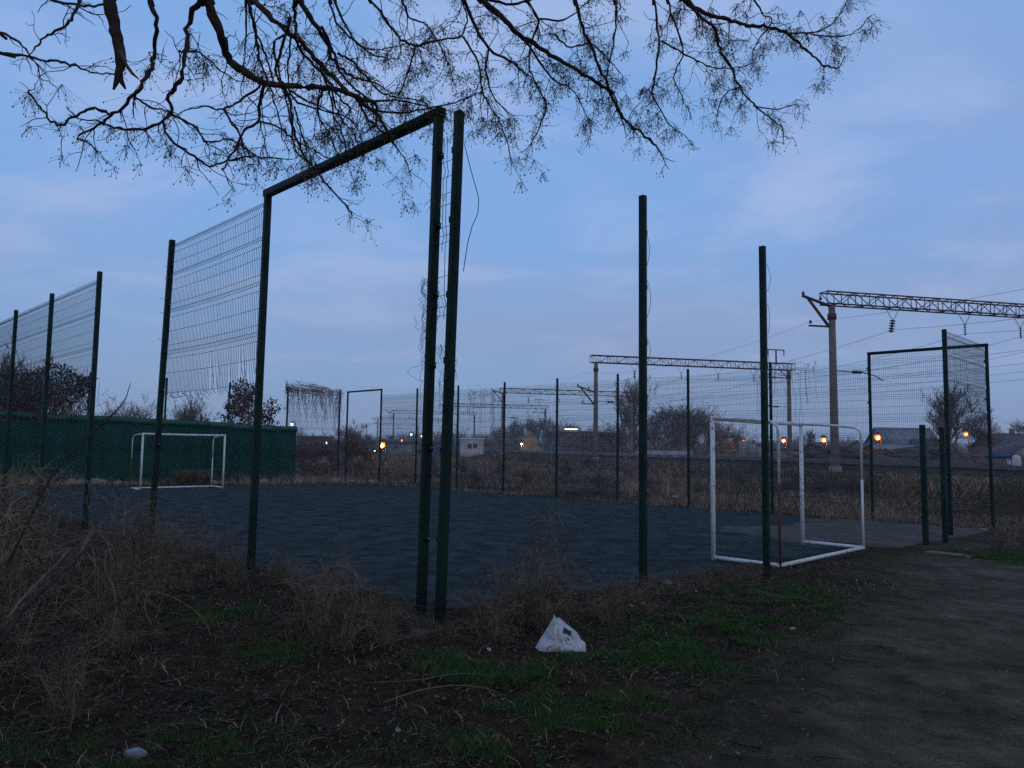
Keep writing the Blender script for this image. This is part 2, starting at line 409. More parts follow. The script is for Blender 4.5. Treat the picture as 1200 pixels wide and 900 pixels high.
# ------------------------------------------------------------------ ground
def axis(lo, hi, fine0, fine1, step, grow=1.09):
    a = list(np.arange(fine0, fine1, step)); s = step
    x = fine1
    while x < hi:
        a.append(x); s *= grow; x += s
    a.append(hi); s = step; x = fine0 - step; b = []
    while x > lo:
        b.append(x); s *= grow; x -= s
    b.append(lo)
    return np.array(sorted(b) + a)
gx = axis(-1500, 1500, -5.0, 6.0, 0.04)
gy = axis(-200, 2500, 2.0, 10.0, 0.04)
GX, GY = np.meshgrid(gx, gy)
GZ = terr(GX, GY)
g = MB()
ids = np.arange(GX.size).reshape(GX.shape)
g.add(np.stack([GX, GY, GZ], -1).reshape(-1, 3),
      np.stack([ids[:-1, :-1], ids[:-1, 1:], ids[1:, 1:], ids[1:, :-1]], -1).reshape(-1, 4),
      tone=path_mask(GX, GY).ravel())
def ground_material():
    m = bpy.data.materials.new('soil'); m.use_nodes = True
    t = m.node_tree; b = t.nodes['Principled BSDF']; b.inputs['Roughness'].default_value = 1.0; b.inputs['Specular IOR Level'].default_value = 0.04
    gc = t.nodes.new('ShaderNodeTexCoord')
    def nz(s, d=6, r=0.6):
        n = t.nodes.new('ShaderNodeTexNoise'); n.inputs['Scale'].default_value = s; n.inputs['Detail'].default_value = d; n.inputs['Roughness'].default_value = r
        t.links.new(gc.outputs['Object'], n.inputs['Vector']); return n
    def ramp(n, c0, c1, p0=0.35, p1=0.65):
        r = t.nodes.new('ShaderNodeValToRGB'); r.color_ramp.elements[0].position = p0; r.color_ramp.elements[1].position = p1
        r.color_ramp.elements[0].color = (*c0, 1); r.color_ramp.elements[1].color = (*c1, 1); t.links.new(n.outputs['Fac'], r.inputs[0]); return r
    soil = ramp(nz(5.0, 9, 0.7), (0.018, 0.011, 0.006), (0.066, 0.040, 0.021))
    path = ramp(nz(3.0, 10, 0.72), (0.046, 0.036, 0.023), (0.138, 0.108, 0.073))
    at = t.nodes.new('ShaderNodeAttribute'); at.attribute_name = 'tone'
    mx = t.nodes.new('ShaderNodeMix'); mx.data_type = 'RGBA'
    t.links.new(at.outputs['Fac'], mx.inputs[0]); t.links.new(soil.outputs[0], mx.inputs[6]); t.links.new(path.outputs[0], mx.inputs[7])
    gr = ramp(nz(95, 4, 0.7), (0.45, 0.45, 0.45), (1.5, 1.5, 1.5), 0.38, 0.64)
    pt = ramp(nz(1.1, 5, 0.6), (0.72, 0.70, 0.68), (1.12, 1.1, 1.08), 0.38, 0.62)
    g1 = t.nodes.new('ShaderNodeMix'); g1.data_type = 'RGBA'; g1.blend_type = 'MULTIPLY'; g1.inputs[0].default_value = 1.0
    g2 = t.nodes.new('ShaderNodeMix'); g2.data_type = 'RGBA'; g2.blend_type = 'MULTIPLY'; g2.inputs[0].default_value = 1.0
    t.links.new(mx.outputs[2], g1.inputs[6]); t.links.new(gr.outputs[0], g1.inputs[7]); t.links.new(g1.outputs[2], g2.inputs[6]); t.links.new(pt.outputs[0], g2.inputs[7])
    t.links.new(g2.outputs[2], b.inputs['Base Color'])
    bp = t.nodes.new('ShaderNodeBump'); bp.inputs['Strength'].default_value = 0.9; bp.inputs['Distance'].default_value = 0.02
    t.links.new(nz(45, 8, 0.7).outputs['Fac'], bp.inputs['Height']); t.links.new(bp.outputs[0], b.inputs['Normal'])
    return m
tag(g.build('ground', ground_material(), smooth=True), kind='structure')

# pitch: dark rubber-and-sand infill raked into low ripples
us = np.arange(0.2, 18.0, 0.10); vs = np.arange(0.2, 26.5, 0.10)
UU, VV = np.meshgrid(us, vs)
px_, py_ = P2(UU, VV)
pm = pitch_mask(px_, py_)
rip = 0.007 * (0.6 + value_noise(px_, py_, 1.5, 24)) * np.sin(2 * math.pi * (py_ + 0.07 * px_ + 1.3 * value_noise(px_, py_, 2.2, 21) + 0.35 * value_noise(px_, py_, 0.7, 25)) / 0.42) + 0.026 * value_noise(px_ * 0.6, py_, 0.24, 22) + 0.02 * value_noise(px_, py_, 3.0, 23)
pz_ = base_h(px_, py_) + 0.012 + rip * pm - 0.12 * (1 - sstep(0.3, 0.6, pm))
p = MB(); ids = np.arange(UU.size).reshape(UU.shape)
p.add(np.stack([px_, py_, pz_], -1).reshape(-1, 3), np.stack([ids[:-1, :-1], ids[:-1, 1:], ids[1:, 1:], ids[1:, :-1]], -1).reshape(-1, 4))
M['pitch'] = material('pitch_infill', (0.034, 0.043, 0.042), 1.0, 0.42, 2.6, 0.8, 45, spec=0.04)
tag(p.build('pitch', M['pitch'], smooth=True), kind='structure')

# paler trodden sand between the near goal and the side entrance
sn = 120
su = np.linspace(9.6, 18.4, sn); sv = np.linspace(-0.4, 5.0, 80)
UU, VV = np.meshgrid(su, sv); sx, sy = P2(UU, VV)
inside = sstep(0.0, 0.5, UU - 9.9 - 0.55 * np.abs(VV - 1.5) + 0.9 * value_noise(sx, sy, 0.9, 31)) * (1 - sstep(17.6, 18.3, UU)) * sstep(-0.4, 0.2, VV) * (1 - sstep(3.2, 4.4, VV + 1.2 * value_noise(sx, sy, 1.2, 32)))
sz = base_h(sx, sy) + 0.034 * sstep(0.0, 0.5, inside) + 0.008 * value_noise(sx, sy, 0.3, 33) - 0.07 * (1 - sstep(0.0, 0.5, inside))
p = MB(); ids = np.arange(UU.size).reshape(UU.shape)
p.add(np.stack([sx, sy, sz], -1).reshape(-1, 3), np.stack([ids[:-1, :-1], ids[:-1, 1:], ids[1:, 1:], ids[1:, :-1]], -1).reshape(-1, 4))
tag(p.build('sand_patch', material('trodden_sand', (0.085, 0.074, 0.06), 1.0, 0.25, 2.0, 0.3, 60, spec=0.04), smooth=True), kind='structure')

# ------------------------------------------------------------------ fence parts
def post(parent, u, v, top, w=0.08, ground=None, lean=(0, 0), name='post'):
    x, y = P2(u, v)
    z0 = (th(x, y) if ground is None else ground) - 0.3
    m = MB()
    a = np.array((x, y, z0)); b = np.array((x + lean[0], y + lean[1], top))
    d = b - a
    ru, rv = np.array((S2, S2, 0)) * w / 2, np.array((-S2, S2, 0)) * w / 2
    c = w * 0.12
    ring = []
    for i, j in ((-1, -1), (1, -1), (1, 1), (-1, 1)):      # chamfered square tube
        k1, k2 = (ru * i * (1 - c / w * 2) + rv * j), (ru * i + rv * j * (1 - c / w * 2))
        ring += [k1, k2] if i * j < 0 else [k2, k1]
    ring = sorted(ring, key=lambda k: math.atan2(k[1], k[0]))
    n = len(ring); V = [a + k for k in ring] + [b + k for k in ring] + [b + np.array((0, 0, 0.006))]
    m.add(V, [(i, (i + 1) % n, n + (i + 1) % n, n + i) for i in range(n)], [(n + i, n + (i + 1) % n, 2 * n) for i in range(n)])
    return m.build(name, M['green'], parent)
def clamp(parent, u, v, z, w=0.08, side=(1, 0), lean=(0, 0)):
    """wire-panel clamp wrapped round the tube, with its bolt"""
    x, y = P2(u, v)
    q = np.array((side[0] - side[1], side[0] + side[1])) * S2
    m = MB(); m.box((x + lean[0] + q[0] * (w / 2 + 0.004), y + lean[1] + q[1] * (w / 2 + 0.004), z), (0.045, 0.045, 0.06), math.pi / 4)
    o = m.build('clamp', M['green'], parent)
    m = MB()
    m.beam((x + lean[0] + q[0] * w / 2, y + lean[1] + q[1] * w / 2, z), (x + lean[0] + q[0] * (w / 2 + 0.045), y + lean[1] + q[1] * (w / 2 + 0.045), z), 0.014)
    m.build('bolt', M['bolt'], o)
    return o
def panel_lines(L, z0, z1, pitch=0.05, bends=(0.1, 0.75, 1.4, 1.98, 2.42)):
    """a welded wire panel with V folds, in (along, out, z)"""
    H = z1 - z0
    zs = [0.0]; off = [0.0]; hz = []
    for b in bends:
        if b > H: continue
        zs += [b - 0.06, b, b + 0.06]; off += [0.0, 0.035, 0.0]; hz += [b - 0.06, b + 0.06, b]
    hz += [k for k in np.arange(0.25, H, 0.2167) if min(abs(k - h) for h in hz) > 0.09]
    zs.append(H); off.append(0.0)
    zs, off = np.array(zs), np.array(off)
    o = np.argsort(zs); zs, off = zs[o], off[o]
    return zs, off, sorted(hz)
def wire_panel(parent, uv0, uv1, z0, z1, r=0.0028, each=False, drop=0.0, seed=0, name='wire_mesh', flip=1):
    rg = np.random.default_rng(seed)
    a = np.array(P2(*uv0)); b = np.array(P2(*uv1)); L = np.linalg.norm(b - a); d = (b - a) / L; nrm = np.array((-d[1], d[0])) * flip
    zs, off, hz = panel_lines(L, z0, z1)
    n = int(L / 0.05); ss = (np.arange(n) + 0.5) / n * L
    M_ = MB()
    def w3(s, o, z): return np.stack([a[0] + d[0] * s + nrm[0] * o, a[1] + d[1] * s + nrm[1] * o, z], -1)
    for s in ss:
        if not each and rg.random() < drop: continue
        zz = z0 + zs; oo = off.copy(); s_ = np.full(len(zz), s)
        if each:      # torn lower end: wires cut off unevenly and bent
            cut = z0 + 0.14 + 0.05 * rg.random() + (0.35 * rg.random() if rg.random() < 0.10 else 0) - 0.08 * (s / L)
            keep = zz > cut
            kz, ko = zz[keep], oo[keep]
            k = 6
            tail_z = np.linspace(cut - 0.10 * rg.random(), kz[0] - 0.02, k); bend = np.linspace(1, 0, k) ** 2
            tail_o = -0.06 * bend * rg.uniform(0.6, 1.2); tail_s = s + 0.015 * bend * rg.normal()
            zz = np.concatenate([tail_z, kz]); oo = np.concatenate([tail_o, ko]); s_ = np.concatenate([tail_s, np.full(len(kz), s)])
            if rg.random() < 0.05:
                s_[:k + 3] += np.linspace(0.16, 0, k + 3)
            m = MB(); m.tube(w3(s_, oo, zz), r, 4, tone=0.5); m.build('vertical_wire', M['wire'], parent)
        else:
            M_.tube(w3(s_, oo, zz), r, 3, cap=False)
    for h in hz:
        if each and h < 0.12: continue
        o_ = 0.035 if any(abs(h - b_) < 0.005 for b_ in (0.1, 0.75, 1.4, 1.98, 2.42)) else 0.0
        k = 9; s_ = np.linspace(-0.02, L + (0.14 if each else 0.02), k)
        pts = w3(s_, np.full(k, o_ + 0.004), np.full(k, z0 + h) + (0.0 if not each else -0.02 * np.sin(np.linspace(0, math.pi, k))))
        if each:
            m = MB(); m.tube(pts, r * 1.1, 4); m.build('horizontal_wire', M['wire'], parent)
        else:
            M_.tube(pts, r * 1.1, 3, cap=False)
    if not each:
        return tag(M_.build(name, M['wire'], parent), kind='stuff')
CL = [(0.75, 1), (1.55, 1), (2.35, 1), (3.0, 1), (3.68, 1), (4.36, 1)]

# near side: entrance frame with the torn panel
fr = thing('entrance_fence', 'tall green entrance frame with slanting top bar and torn wire panel, beside twin posts', 'fence', (*P2(0, 3.0), 0), world=True)
TOP = 4.77
post(fr, 0, 0.0, TOP - 0.06, lean=(0.09, 0)); post(fr, 0.0, 0.27, TOP - 0.04, lean=(0.07, -0.02))
post(fr, 0, 3.60, TOP - 0.06, lean=(0.03, 0)); post(fr, 0, 6.88, TOP - 0.02, lean=(0.10, 0.02))
m = MB(); a, b = np.array(P2(0, 0.21)) + (0.07, -0.02), np.array(P2(0, 3.66)) + (0.03, 0)
m.beam((*a, TOP + 0.0), (*b, TOP - 0.02), 0.085, 0.085); m.build('top_bar', M['green'], fr)
pn = thing('wire_panel', None, None); pn.parent = fr; pn.location = -fr.location
wire_panel(pn, (0.05, 3.62), (0.09, 6.80), 2.18, 4.68, r=0.0030, each=True, seed=3)
LEAN = {0.0: (0.09, 0), 0.27: (0.07, -0.02), 3.60: (0.03, 0), 6.88: (0.10, 0.02)}
for v_, side in ((0.0, (0, 1)), (0.27, (0, -1)), (3.60, (0, 1)), (6.88, (0, -1))):
    for z_, _ in CL:
        f_ = (z_ + 0.3) / (TOP + 0.3); clamp(fr, 0, v_, z_ + 0.03 * random.uniform(-1, 1), side=side, lean=(LEAN[v_][0] * f_, LEAN[v_][1] * f_))
# narrow strip of mesh left between the twin posts
a = np.array(P2(0, 0.03)) + (0.065, 0); b = np.array(P2(0, 0.24)) + (0.05, -0.01)
for k, s in enumerate((0.42, 0.62)):
    zz = np.linspace(2.75 if k == 0 else 3.4, 4.5, 26); q = a + (b - a) * s
    off = 0.03 * np.exp(-((zz[:, None] - np.array((2.9, 3.55, 4.17))) / 0.04) ** 2).sum(1)
    m = MB(); m.tube(np.stack([q[0] + off * S2, q[1] + off * 0.2, zz], -1), 0.003, 4); m.build('vertical_wire', M['wire'], fr)
for z_ in (2.78, 2.86, 2.97, 3.15, 3.47, 3.54, 3.62, 3.83, 3.94, 4.1, 4.25):
    m = MB(); m.tube([(*a, z_ + 0.015), (*((a + b) / 2), z_ + 0.004), (*b, z_)], 0.003, 4); m.build('horizontal_wire', M['wire'], fr)
# broken stubs past the far post of the torn panel, and a bent loose wire at the corner post
c6 = np.array(P2(0.03, 6.88)) + (0.08, 0.02)
for k, z_ in enumerate((4.42, 4.28, 4.08, 3.80, 3.60, 3.4, 3.15, 2.9)):
    l = random.uniform(0.10, 0.26); m = MB()
    m.tube([(c6[0] + 0.06, c6[1] - 0.06, z_), (c6[0] - l * 0.5, c6[1] + l * 0.3, z_ + 0.02), (c6[0] - l, c6[1] + l * 0.55, z_ + random.uniform(0.0, 0.12))], 0.003, 4)
    m.build('wire_stub', M['wire'], fr)
lw = [site(544, 168, 7.0), site(552, 200, 7.05), site(561, 232, 7.1), site(560, 250, 7.1), site(553, 266, 7.05), site(548, 285, 7.0), site(543, 318, 6.98)]
m = MB(); m.tube(lw, 0.004, 5); m.build('loose_wire', M['wire'], fr)
def stray_wires(parent, u, v, zs):
    x, y = P2(u, v)
    for z_ in zs:
        k = 7; t = np.linspace(0, 1, k); h = random.uniform(0.25, 0.5)
        m = MB(); m.tube(np.stack([x + 0.045 + 0.05 * np.sin(t * math.pi) * random.uniform(0.4, 1), y - 0.05 + 0 * t, z_ - h * t], -1), 0.003, 4)
        m.build('loose_wire', M['wire'], parent)

# left run of the near side
lf = thing('fence_run', 'run of dark green fence posts with upper wire panels, towards the ivy thicket', 'fence', (*P2(0, 12), 0), world=True)
lv = [10.0, 13.1, 16.15, 19.2]
for v_ in lv:
    post(lf, 0, v_, 4.72)
    for z_, _ in CL: clamp(lf, 0, v_, z_, side=(0, 1))
for i in range(3):
    wire_panel(lf, (0.03, lv[i] + 0.04), (0.03, lv[i + 1] - 0.04), 2.52, 4.62, r=0.0032, seed=10 + i)

# free-standing near posts that have lost their panels
for u_, w_, zt_, lab in ((3.10, 0.0, 4.66, 'tall bare green post standing by the litter and grass, nearer the white bag'), (5.42, -0.38, 4.42, 'tall bare green post standing right behind the near white goal')):
    x, y = P2(u_, w_)
    t_ = thing('fence_post', lab, 'post', on(x, y), world=True)
    post(t_, u_, w_, zt_, ground=-0.021 * u_)
    for z_, _ in CL: clamp(t_, u_, w_, z_ - 0.15, side=(1, 0))
    stray_wires(t_, u_, w_, (4.15, 3.6, 2.9))
for px, py, topy, lab in ((1085, 636, 498, 'short green post stub at the pitch entrance, the one nearer the white goal'), (1108, 631, 501, 'short green post stub at the pitch entrance, right next to the tall gate post')):
    zd = 15.3 if px < 1100 else 15.9
    q = site(px, py, zd); t_ = thing('short_post', lab, 'post', on(q[0], q[1]), world=True)
    u_, v_ = to_uv(q[0], q[1]); tp = site(px, topy, zd)[2]
    post(t_, u_, v_, tp, w=0.10, ground=th(q[0], q[1]))
    for k in (0.5, 1.2, 1.8): clamp(t_, u_, v_, th(q[0], q[1]) + k, w=0.10, side=(1, 0))

# far long side with both gate frames; U = 18.6
UF = 18.6
ff = thing('long_fence', 'long wire mesh fence with green posts and two gate frames, before the railway', 'fence', (*P2(UF, 15), 0), world=True)
fv = [0.0, 3.0] + [6.05 + 3.03 * i for i in range(7)] + [27.2, 30.3]
for i, v_ in enumerate(fv):
    post(ff, UF, v_, 4.36 if 1 < i < 9 else 4.40, w=0.075)
post(ff, 15.0, 0, 4.42, w=0.09)
for v0, v1 in ((-0.04, 3.04), (27.16, 30.34)):
    m = MB(); m.beam((*P2(UF, v0), 4.43), (*P2(UF, v1), 4.43), 0.08); m.build('top_bar', M['green'], ff)
for i in range(1, 9):
    for z0 in (-0.3, 1.95):
        if i == 3 and z0 < 0: continue
        wire_panel(ff, (UF + 0.03, fv[i] + 0.03), (UF + 0.03, fv[i + 1] - 0.03), z0, z0 + 2.2, r=0.0038, drop=0.008, seed=30 + i)
wire_panel(ff, (UF + 0.03, 0.05), (UF + 0.03, 2.95), 1.75, 4.38, r=0.0036, seed=50)
wire_panel(ff, (15.05, 0.03), (UF - 0.05, 0.03), 1.9, 4.42, r=0.0034, seed=51)
for v_ in fv:
    for z_ in (1.0, 2.0, 3.0, 4.0): clamp(ff, UF, v_, z_, w=0.075, side=(0, 1))
for z_ in (1.0, 2.0, 2.7, 3.6, 4.2): clamp(ff, 15.0, 0, z_, w=0.09, side=(-1, 0))

# far end fence; V = 30.6
VE = 30.6
ef = thing('end_fence', 'wire fence run behind the far goal, rising above the green sheet hoarding', 'fence', (*P2(9, VE), 0), world=True)
eu = [18.3, 15.2, 12.1, 9.1, 5.9, 2.9, -0.1]
for u_ in eu: post(ef, u_, VE, 4.52, w=0.075)
for i in range(len(eu) - 1):
    if i in (0, 4, 5): wire_panel(ef, (eu[i] - 0.04, VE), (eu[i + 1] + 0.04, VE), 2.3, 4.45, r=0.0038, seed=60 + i)

# green profiled-sheet hoarding in front of the end fence, one sheet at a time
hd = thing('sheet_hoarding', 'dark green corrugated sheet hoarding behind the far goal', 'hoarding', (*P2(8, VE - 0.3), 0), world=True)
def sheet_mesh(wd=1.15, h=2.86):
    m = MB(); xs = []; ds = []
    for i in range(8):
        b = i * wd / 8
        xs += [b, b + wd / 8 * 0.40, b + wd / 8 * 0.5, b + wd / 8 * 0.9]; ds += [0, 0, 0.014, 0.014]
    xs.append(wd); ds.append(0)
    xs, ds = np.array(xs), np.array(ds); c = len(xs)
    V = np.concatenate([np.stack([xs, ds, np.zeros(c)], -1), np.stack([xs, ds, np.full(c, h)], -1)])
    m.add(V, [(i, i + 1, c + i + 1, c + i) for i in range(c - 1)])
    return m.mesh('sheet', M['sheet'])
sm = sheet_mesh()
x0, y0 = P2(15.6, VE - 0.3)
for i in range(19):
    u_ = 15.6 - i * 1.14
    x, y = P2(u_, VE - 0.3 - 0.012 * (i % 2))
    zb = -0.021 * max(u_, 0) - 0.05 + random.uniform(-0.035, 0.035)
    linked('sheet', sm, hd, (x - hd.location.x, y - hd.location.y, zb), (0, random.uniform(-0.006, 0.006), math.pi + math.pi / 4))
    m = MB(); x2, y2 = P2(u_ - 1.14, VE - 0.36)
    xa, ya = P2(u_, VE - 0.36)
    m.beam((xa, ya, zb + 2.72), (x2, y2, zb + 2.73), 0.05, 0.24); m.build('top_strip', M['sheettop'], hd)  # lighter green strip along the top edge of each sheet

# ------------------------------------------------------------------ goals
def goal(label, u0, v0, facing, zg, back='plain', w=3.0, h=2.0, dep=1.0):
    """front frame along U centred on u0 at v0; facing +1 opens towards +V"""
    t = thing('football_goal', label, 'goal', (*P2(u0, v0), zg), world=True)
    def G(du, dv, z): return (*P2(u0 + du, v0 - facing * dv), zg + z)
    R = 0.036
    for s in (-1, 1):
        m = MB(); m.tube([G(s * w / 2, 0, -0.02), G(s * w / 2, 0, 1.0), G(s * w / 2, 0, h + 0.03)], R, 10); m.build('front_post', M['goal'], t, True)
        # thin back support: short top arm bending down to the base
        arm = [G(s * w / 2, 0.02, h), G(s * w / 2, dep * 0.55, h - 0.03), G(s * w / 2, dep * 0.9, h - 0.07), G(s * w / 2, dep * 0.98, h - 0.13), G(s * w / 2, dep, h - 0.22), G(s * w / 2, dep, h * 0.55)]
        m = MB(); m.tube(arm, 0.022, 8); m.build('back_support', M['goal'], t, True)
        m = MB(); m.tube([G(s * w / 2, dep, h * 0.56), G(s * w / 2, dep, 0.0)], 0.0215, 8); m.build('support_foot', M['rust'] if s < 0 else M['goal'], t, True)
        m = MB(); m.tube([G(s * w / 2, 0, 0.03), G(s * w / 2, dep, 0.03)], 0.03, 8); m.build('side_base', M['goal'], t, True)
    m = MB(); m.tube([G(-w / 2 - 0.03, 0, h), G(0, 0, h - 0.01), G(w / 2 + 0.03, 0, h)], R, 10); m.build('crossbar', M['goal'], t, True)
    m = MB(); m.tube([G(-w / 2, dep, 0.03), G(w / 2, dep, 0.03)], 0.03, 8); m.build('back_base', M['goal'], t, True)
    return t
NG = (7.80, 0.90)
goal('white tubular goal with chipped paint, right behind the bare posts', NG[0], NG[1], 1, -0.115, h=2.18, dep=1.08, w=3.14)
g2 = goal('small white goal in front of the green sheet hoarding', 7.08, 23.2, -1, -0.13)

# ------------------------------------------------------------------ railway
gant = [(18.9, 45.0), (8.5, 77.6), (-1.4, 123.0), (-13.8, 168.0), (-31.6, 206.0), (-44.5, 256.0), (-62.0, 330.0)]
SPAN = 22.4
def rail_line(off):
    pts = []
    q0 = np.array((gant[0][0] + 0.23 * 75, gant[0][1] - 0.973 * 75 * 1.0)) - RD * 0
    pts.append(np.array(gant[0]) - RD * 60 + RN * off)
    for g_ in gant: pts.append(np.array(g_) + RN * off)
    pts.append(np.array(gant[-1]) + np.array((-0.3, 0.95)) * 200 + RN * off)
    pts = np.array(pts)
    # smooth resample
    t = np.linspace(0, len(pts) - 1, 120)
    P = np.stack([np.interp(t, np.arange(len(pts)), pts[:, k]) for k in (0, 1)], -1)
    for _ in range(6): P[1:-1] = (P[:-2] + 2 * P[1:-1] + P[2:]) / 4
    return P
ZR = 0.42
for k, off in enumerate((3.0, 8.2, 13.4, 18.4)):
    C = rail_line(off)
    T = np.gradient(C, axis=0); T /= np.linalg.norm(T, axis=1, keepdims=True); N = np.stack([T[:, 1], -T[:, 0]], -1)
    lab = ['railway track next to the concrete gantry masts', 'second railway track, between the mast-side track and the inner ones', 'third railway track, under the middle of the gantries', 'railway track on the side of the houses'][k]
    t = thing('railway_track', lab, 'track')
    m = MB(); sec = [(-2.3, -0.02), (-1.5, 0.26), (1.5, 0.26), (2.3, -0.02)]
    V = np.stack([np.concatenate([C + N * o, np.full((len(C), 1), ZR + z)], 1) for o, z in sec], 1).reshape(-1, 3)
    ids = np.arange(len(C) * 4).reshape(-1, 4)
    m.add(V, np.stack([ids[:-1, :-1], ids[1:, :-1], ids[1:, 1:], ids[:-1, 1:]], -1).reshape(-1, 4))
    M.setdefault('ballast', material('ballast', (0.05, 0.037, 0.028), 1.0, 0.45, 3.0, 0.8, 14, spec=0.04))
    m.build('ballast_bed', M['ballast'], t)
    for s in (-0.76, 0.76):
        m = MB()
        for a, b in zip(C[:-1] + N[:-1] * s, C[1:] + N[1:] * s):
            m.beam((*a, ZR + 0.40), (*b, ZR + 0.40), 0.075, 0.16)
        m.build('rail', M['rail'], t)
    m = MB(); L = np.concatenate([[0], np.cumsum(np.linalg.norm(np.diff(C, axis=0), axis=1))])
    for s in np.arange(10, 180, 0.62):
        x = np.interp(s, L, C[:, 0]); y = np.interp(s, L, C[:, 1]); tx = np.interp(s, L, T[:, 0]); ty = np.interp(s, L, T[:, 1])
        m.box((x, y, ZR + 0.27), (2.6, 0.24, 0.12), math.atan2(ty, tx) - math.pi / 2)
    tag(m.build('sleepers', M['sleeper'], t), kind='stuff')

br_len = 1.0
def unit_brace():
    m = MB(); m.beam((0, 0, 0), (1, 0, 0), 0.036, 0.036); return m.mesh('brace', M['truss'])
BR = unit_brace()
def brace(parent, a, b):
    a, b = Vector(a), Vector(b); d = b - a
    q = d.to_track_quat('X', 'Z')
    return linked('brace', BR, parent, a, q.to_euler(), (d.length, 1, 1))
INS = MB()
zz = []; rr = []
for i in range(5):
    z = -0.12 * i
    zz += [z, z - 0.03, z - 0.035, z - 0.10]; rr += [0.03, 0.13, 0.06, 0.03]
INS.tube(np.stack([np.zeros(len(zz)), np.zeros(len(zz)), np.array(zz)], -1), np.array(rr), 8)
INSM = INS.mesh('insulator', M['porcelain'])
GDESC = ['concrete mast gantry with red-brown lattice beam over the tracks, next to the mesh gate frame',
         'concrete mast gantry with lattice beam behind the mesh fence, second along the tracks',
         'lattice railway gantry whose mast stands behind a fence post, third along the tracks',
         'fourth lattice railway gantry along the tracks, near the white hut',
         'fifth lattice railway gantry along the tracks, beside the bright yellow lamp',
         'sixth lattice railway gantry along the tracks, small in the distance',
         'smallest lattice railway gantry at the far end of the tracks']
ZB = 10.25    # underside of the beam
for gi, (gx_, gy_) in enumerate(gant):
    t = thing('railway_gantry', GDESC[gi], 'gantry', (gx_, gy_, ZR), math.atan2(RN[1], RN[0]))
    def L_(x, y, z): return (x, y, z)
    for x in (0.0, SPAN - 0.4):
        m = MB(); z = np.array((-0.4, 0.0, 4.0, ZB - ZR - 0.02)); m.tube(np.stack([np.full(4, x), 0 * z, z], -1), np.array((0.26, 0.26, 0.23, 0.19)), 12)
        mast = m.build('mast', M['concrete'], t, True)
        m = MB(); m.tube([(x, 0, ZB - ZR - 0.9), (x, 0, ZB - ZR - 0.55)], 0.26, 12); m.build('collar', M['truss'], mast)
        m = MB(); m.box((x, 0, 0.05), (0.5, 0.5, 0.5)); m.build('mast_foot', M['slab'], mast)
    z0, z1, hw = ZB - ZR, ZB - ZR + 0.72, 0.34
    xs = -0.55
    for y in (-hw, hw):
        for z in (z0, z1):
            m = MB(); m.beam((xs, y, z), (SPAN + 0.2, y, z), 0.075, 0.075); m.build('chord', M['truss'], t)
    nb = 24 if gi < 4 else 12
    st = (SPAN + 0.2 - xs) / nb
    for i in range(nb + 1):
        x = xs + i * st
        for y in (-hw, hw):
            brace(t, (x, y, z0), (x, y, z1))
            if i < nb: brace(t, (x, y, z0 if i % 2 else z1), (x + st, y, z1 if i % 2 else z0))
        if gi < 3:
            brace(t, (x, -hw, z1), (x, hw, z1)); 
            if i < nb: brace(t, (x, -hw if i % 2 else hw, z0), (x + st, hw if i % 2 else -hw, z0))
    # bracket on the outer side of the mast
    zk = z0; z0 = z0 - (2.9 if gi == 1 else 0)
    m = MB(); m.beam((-0.1, 0, z0 - 0.1), (-1.95, 0, z0 + 0.42), 0.13, 0.13); m.build('bracket_arm', M['truss'], t)
    m = MB(); m.beam((-0.2, 0, z0 - 1.35), (-1.6, 0, z0 + 0.3), 0.12, 0.12); m.build('bracket_strut', M['truss'], t)
    m = MB(); m.beam((-0.2, 0, z0 - 1.33), (-1.55, 0, z0 - 1.33), 0.1, 0.1); m.build('bracket_strut', M['truss'], t)
    for x, z in ((-1.9, z0 + 0.48), (-0.75, z0 + 0.24), (-1.45, z0 - 1.2)):
        m = MB(); m.tube([(x, 0, z), (x, 0, z + 0.06), (x, 0, z + 0.1), (x, 0, z + 0.2)], (0.06, 0.11, 0.07, 0.05), 8); m.build('pin_insulator', M['porcelain'], t)
    z0 = zk
    for x in (4.2, 9.4, 13.6, 17.8):
        for s in (-0.5, 0.5): 
            m = MB(); m.beam((x + s, 0, z0), (x, 0, z0 - 0.75), 0.025); m.build('hanger', M['cable'], t)
        linked('insulator', INSM, t, (x, 0, z0 - 0.72), (0, 0.22 if gi == 0 and x < 5 else 0, 0), (1.45, 1.45, 1.35) if x < 5 else (0.8, 0.8, 1.2))
    # cantilever arms for the contact wire
    for x, s in ((0.0, 1), (SPAN - 0.4, -1)):
        m = MB(); m.beam((x + s * 0.2, 0, 5.9), (x + s * 1.6, 0, 5.85), 0.05); m.build('cantilever', M['truss'], t)
        m = MB(); m.tube([(x + s * (1.3 + 0.1 * k), 0, 5.86) for k in range(8)], [0.06, 0.12, 0.06, 0.12, 0.06, 0.12, 0.06, 0.05], 8); m.build('rod_insulator', M['porcelain'], t)
        m = MB(); m.tube([(x + s * 2.0, 0, 5.85), (x + s * 2.8, 0, 5.7), (x + s * 3.4, 0, 5.4)], 0.03, 6); m.build('cantilever', M['truss'], t)
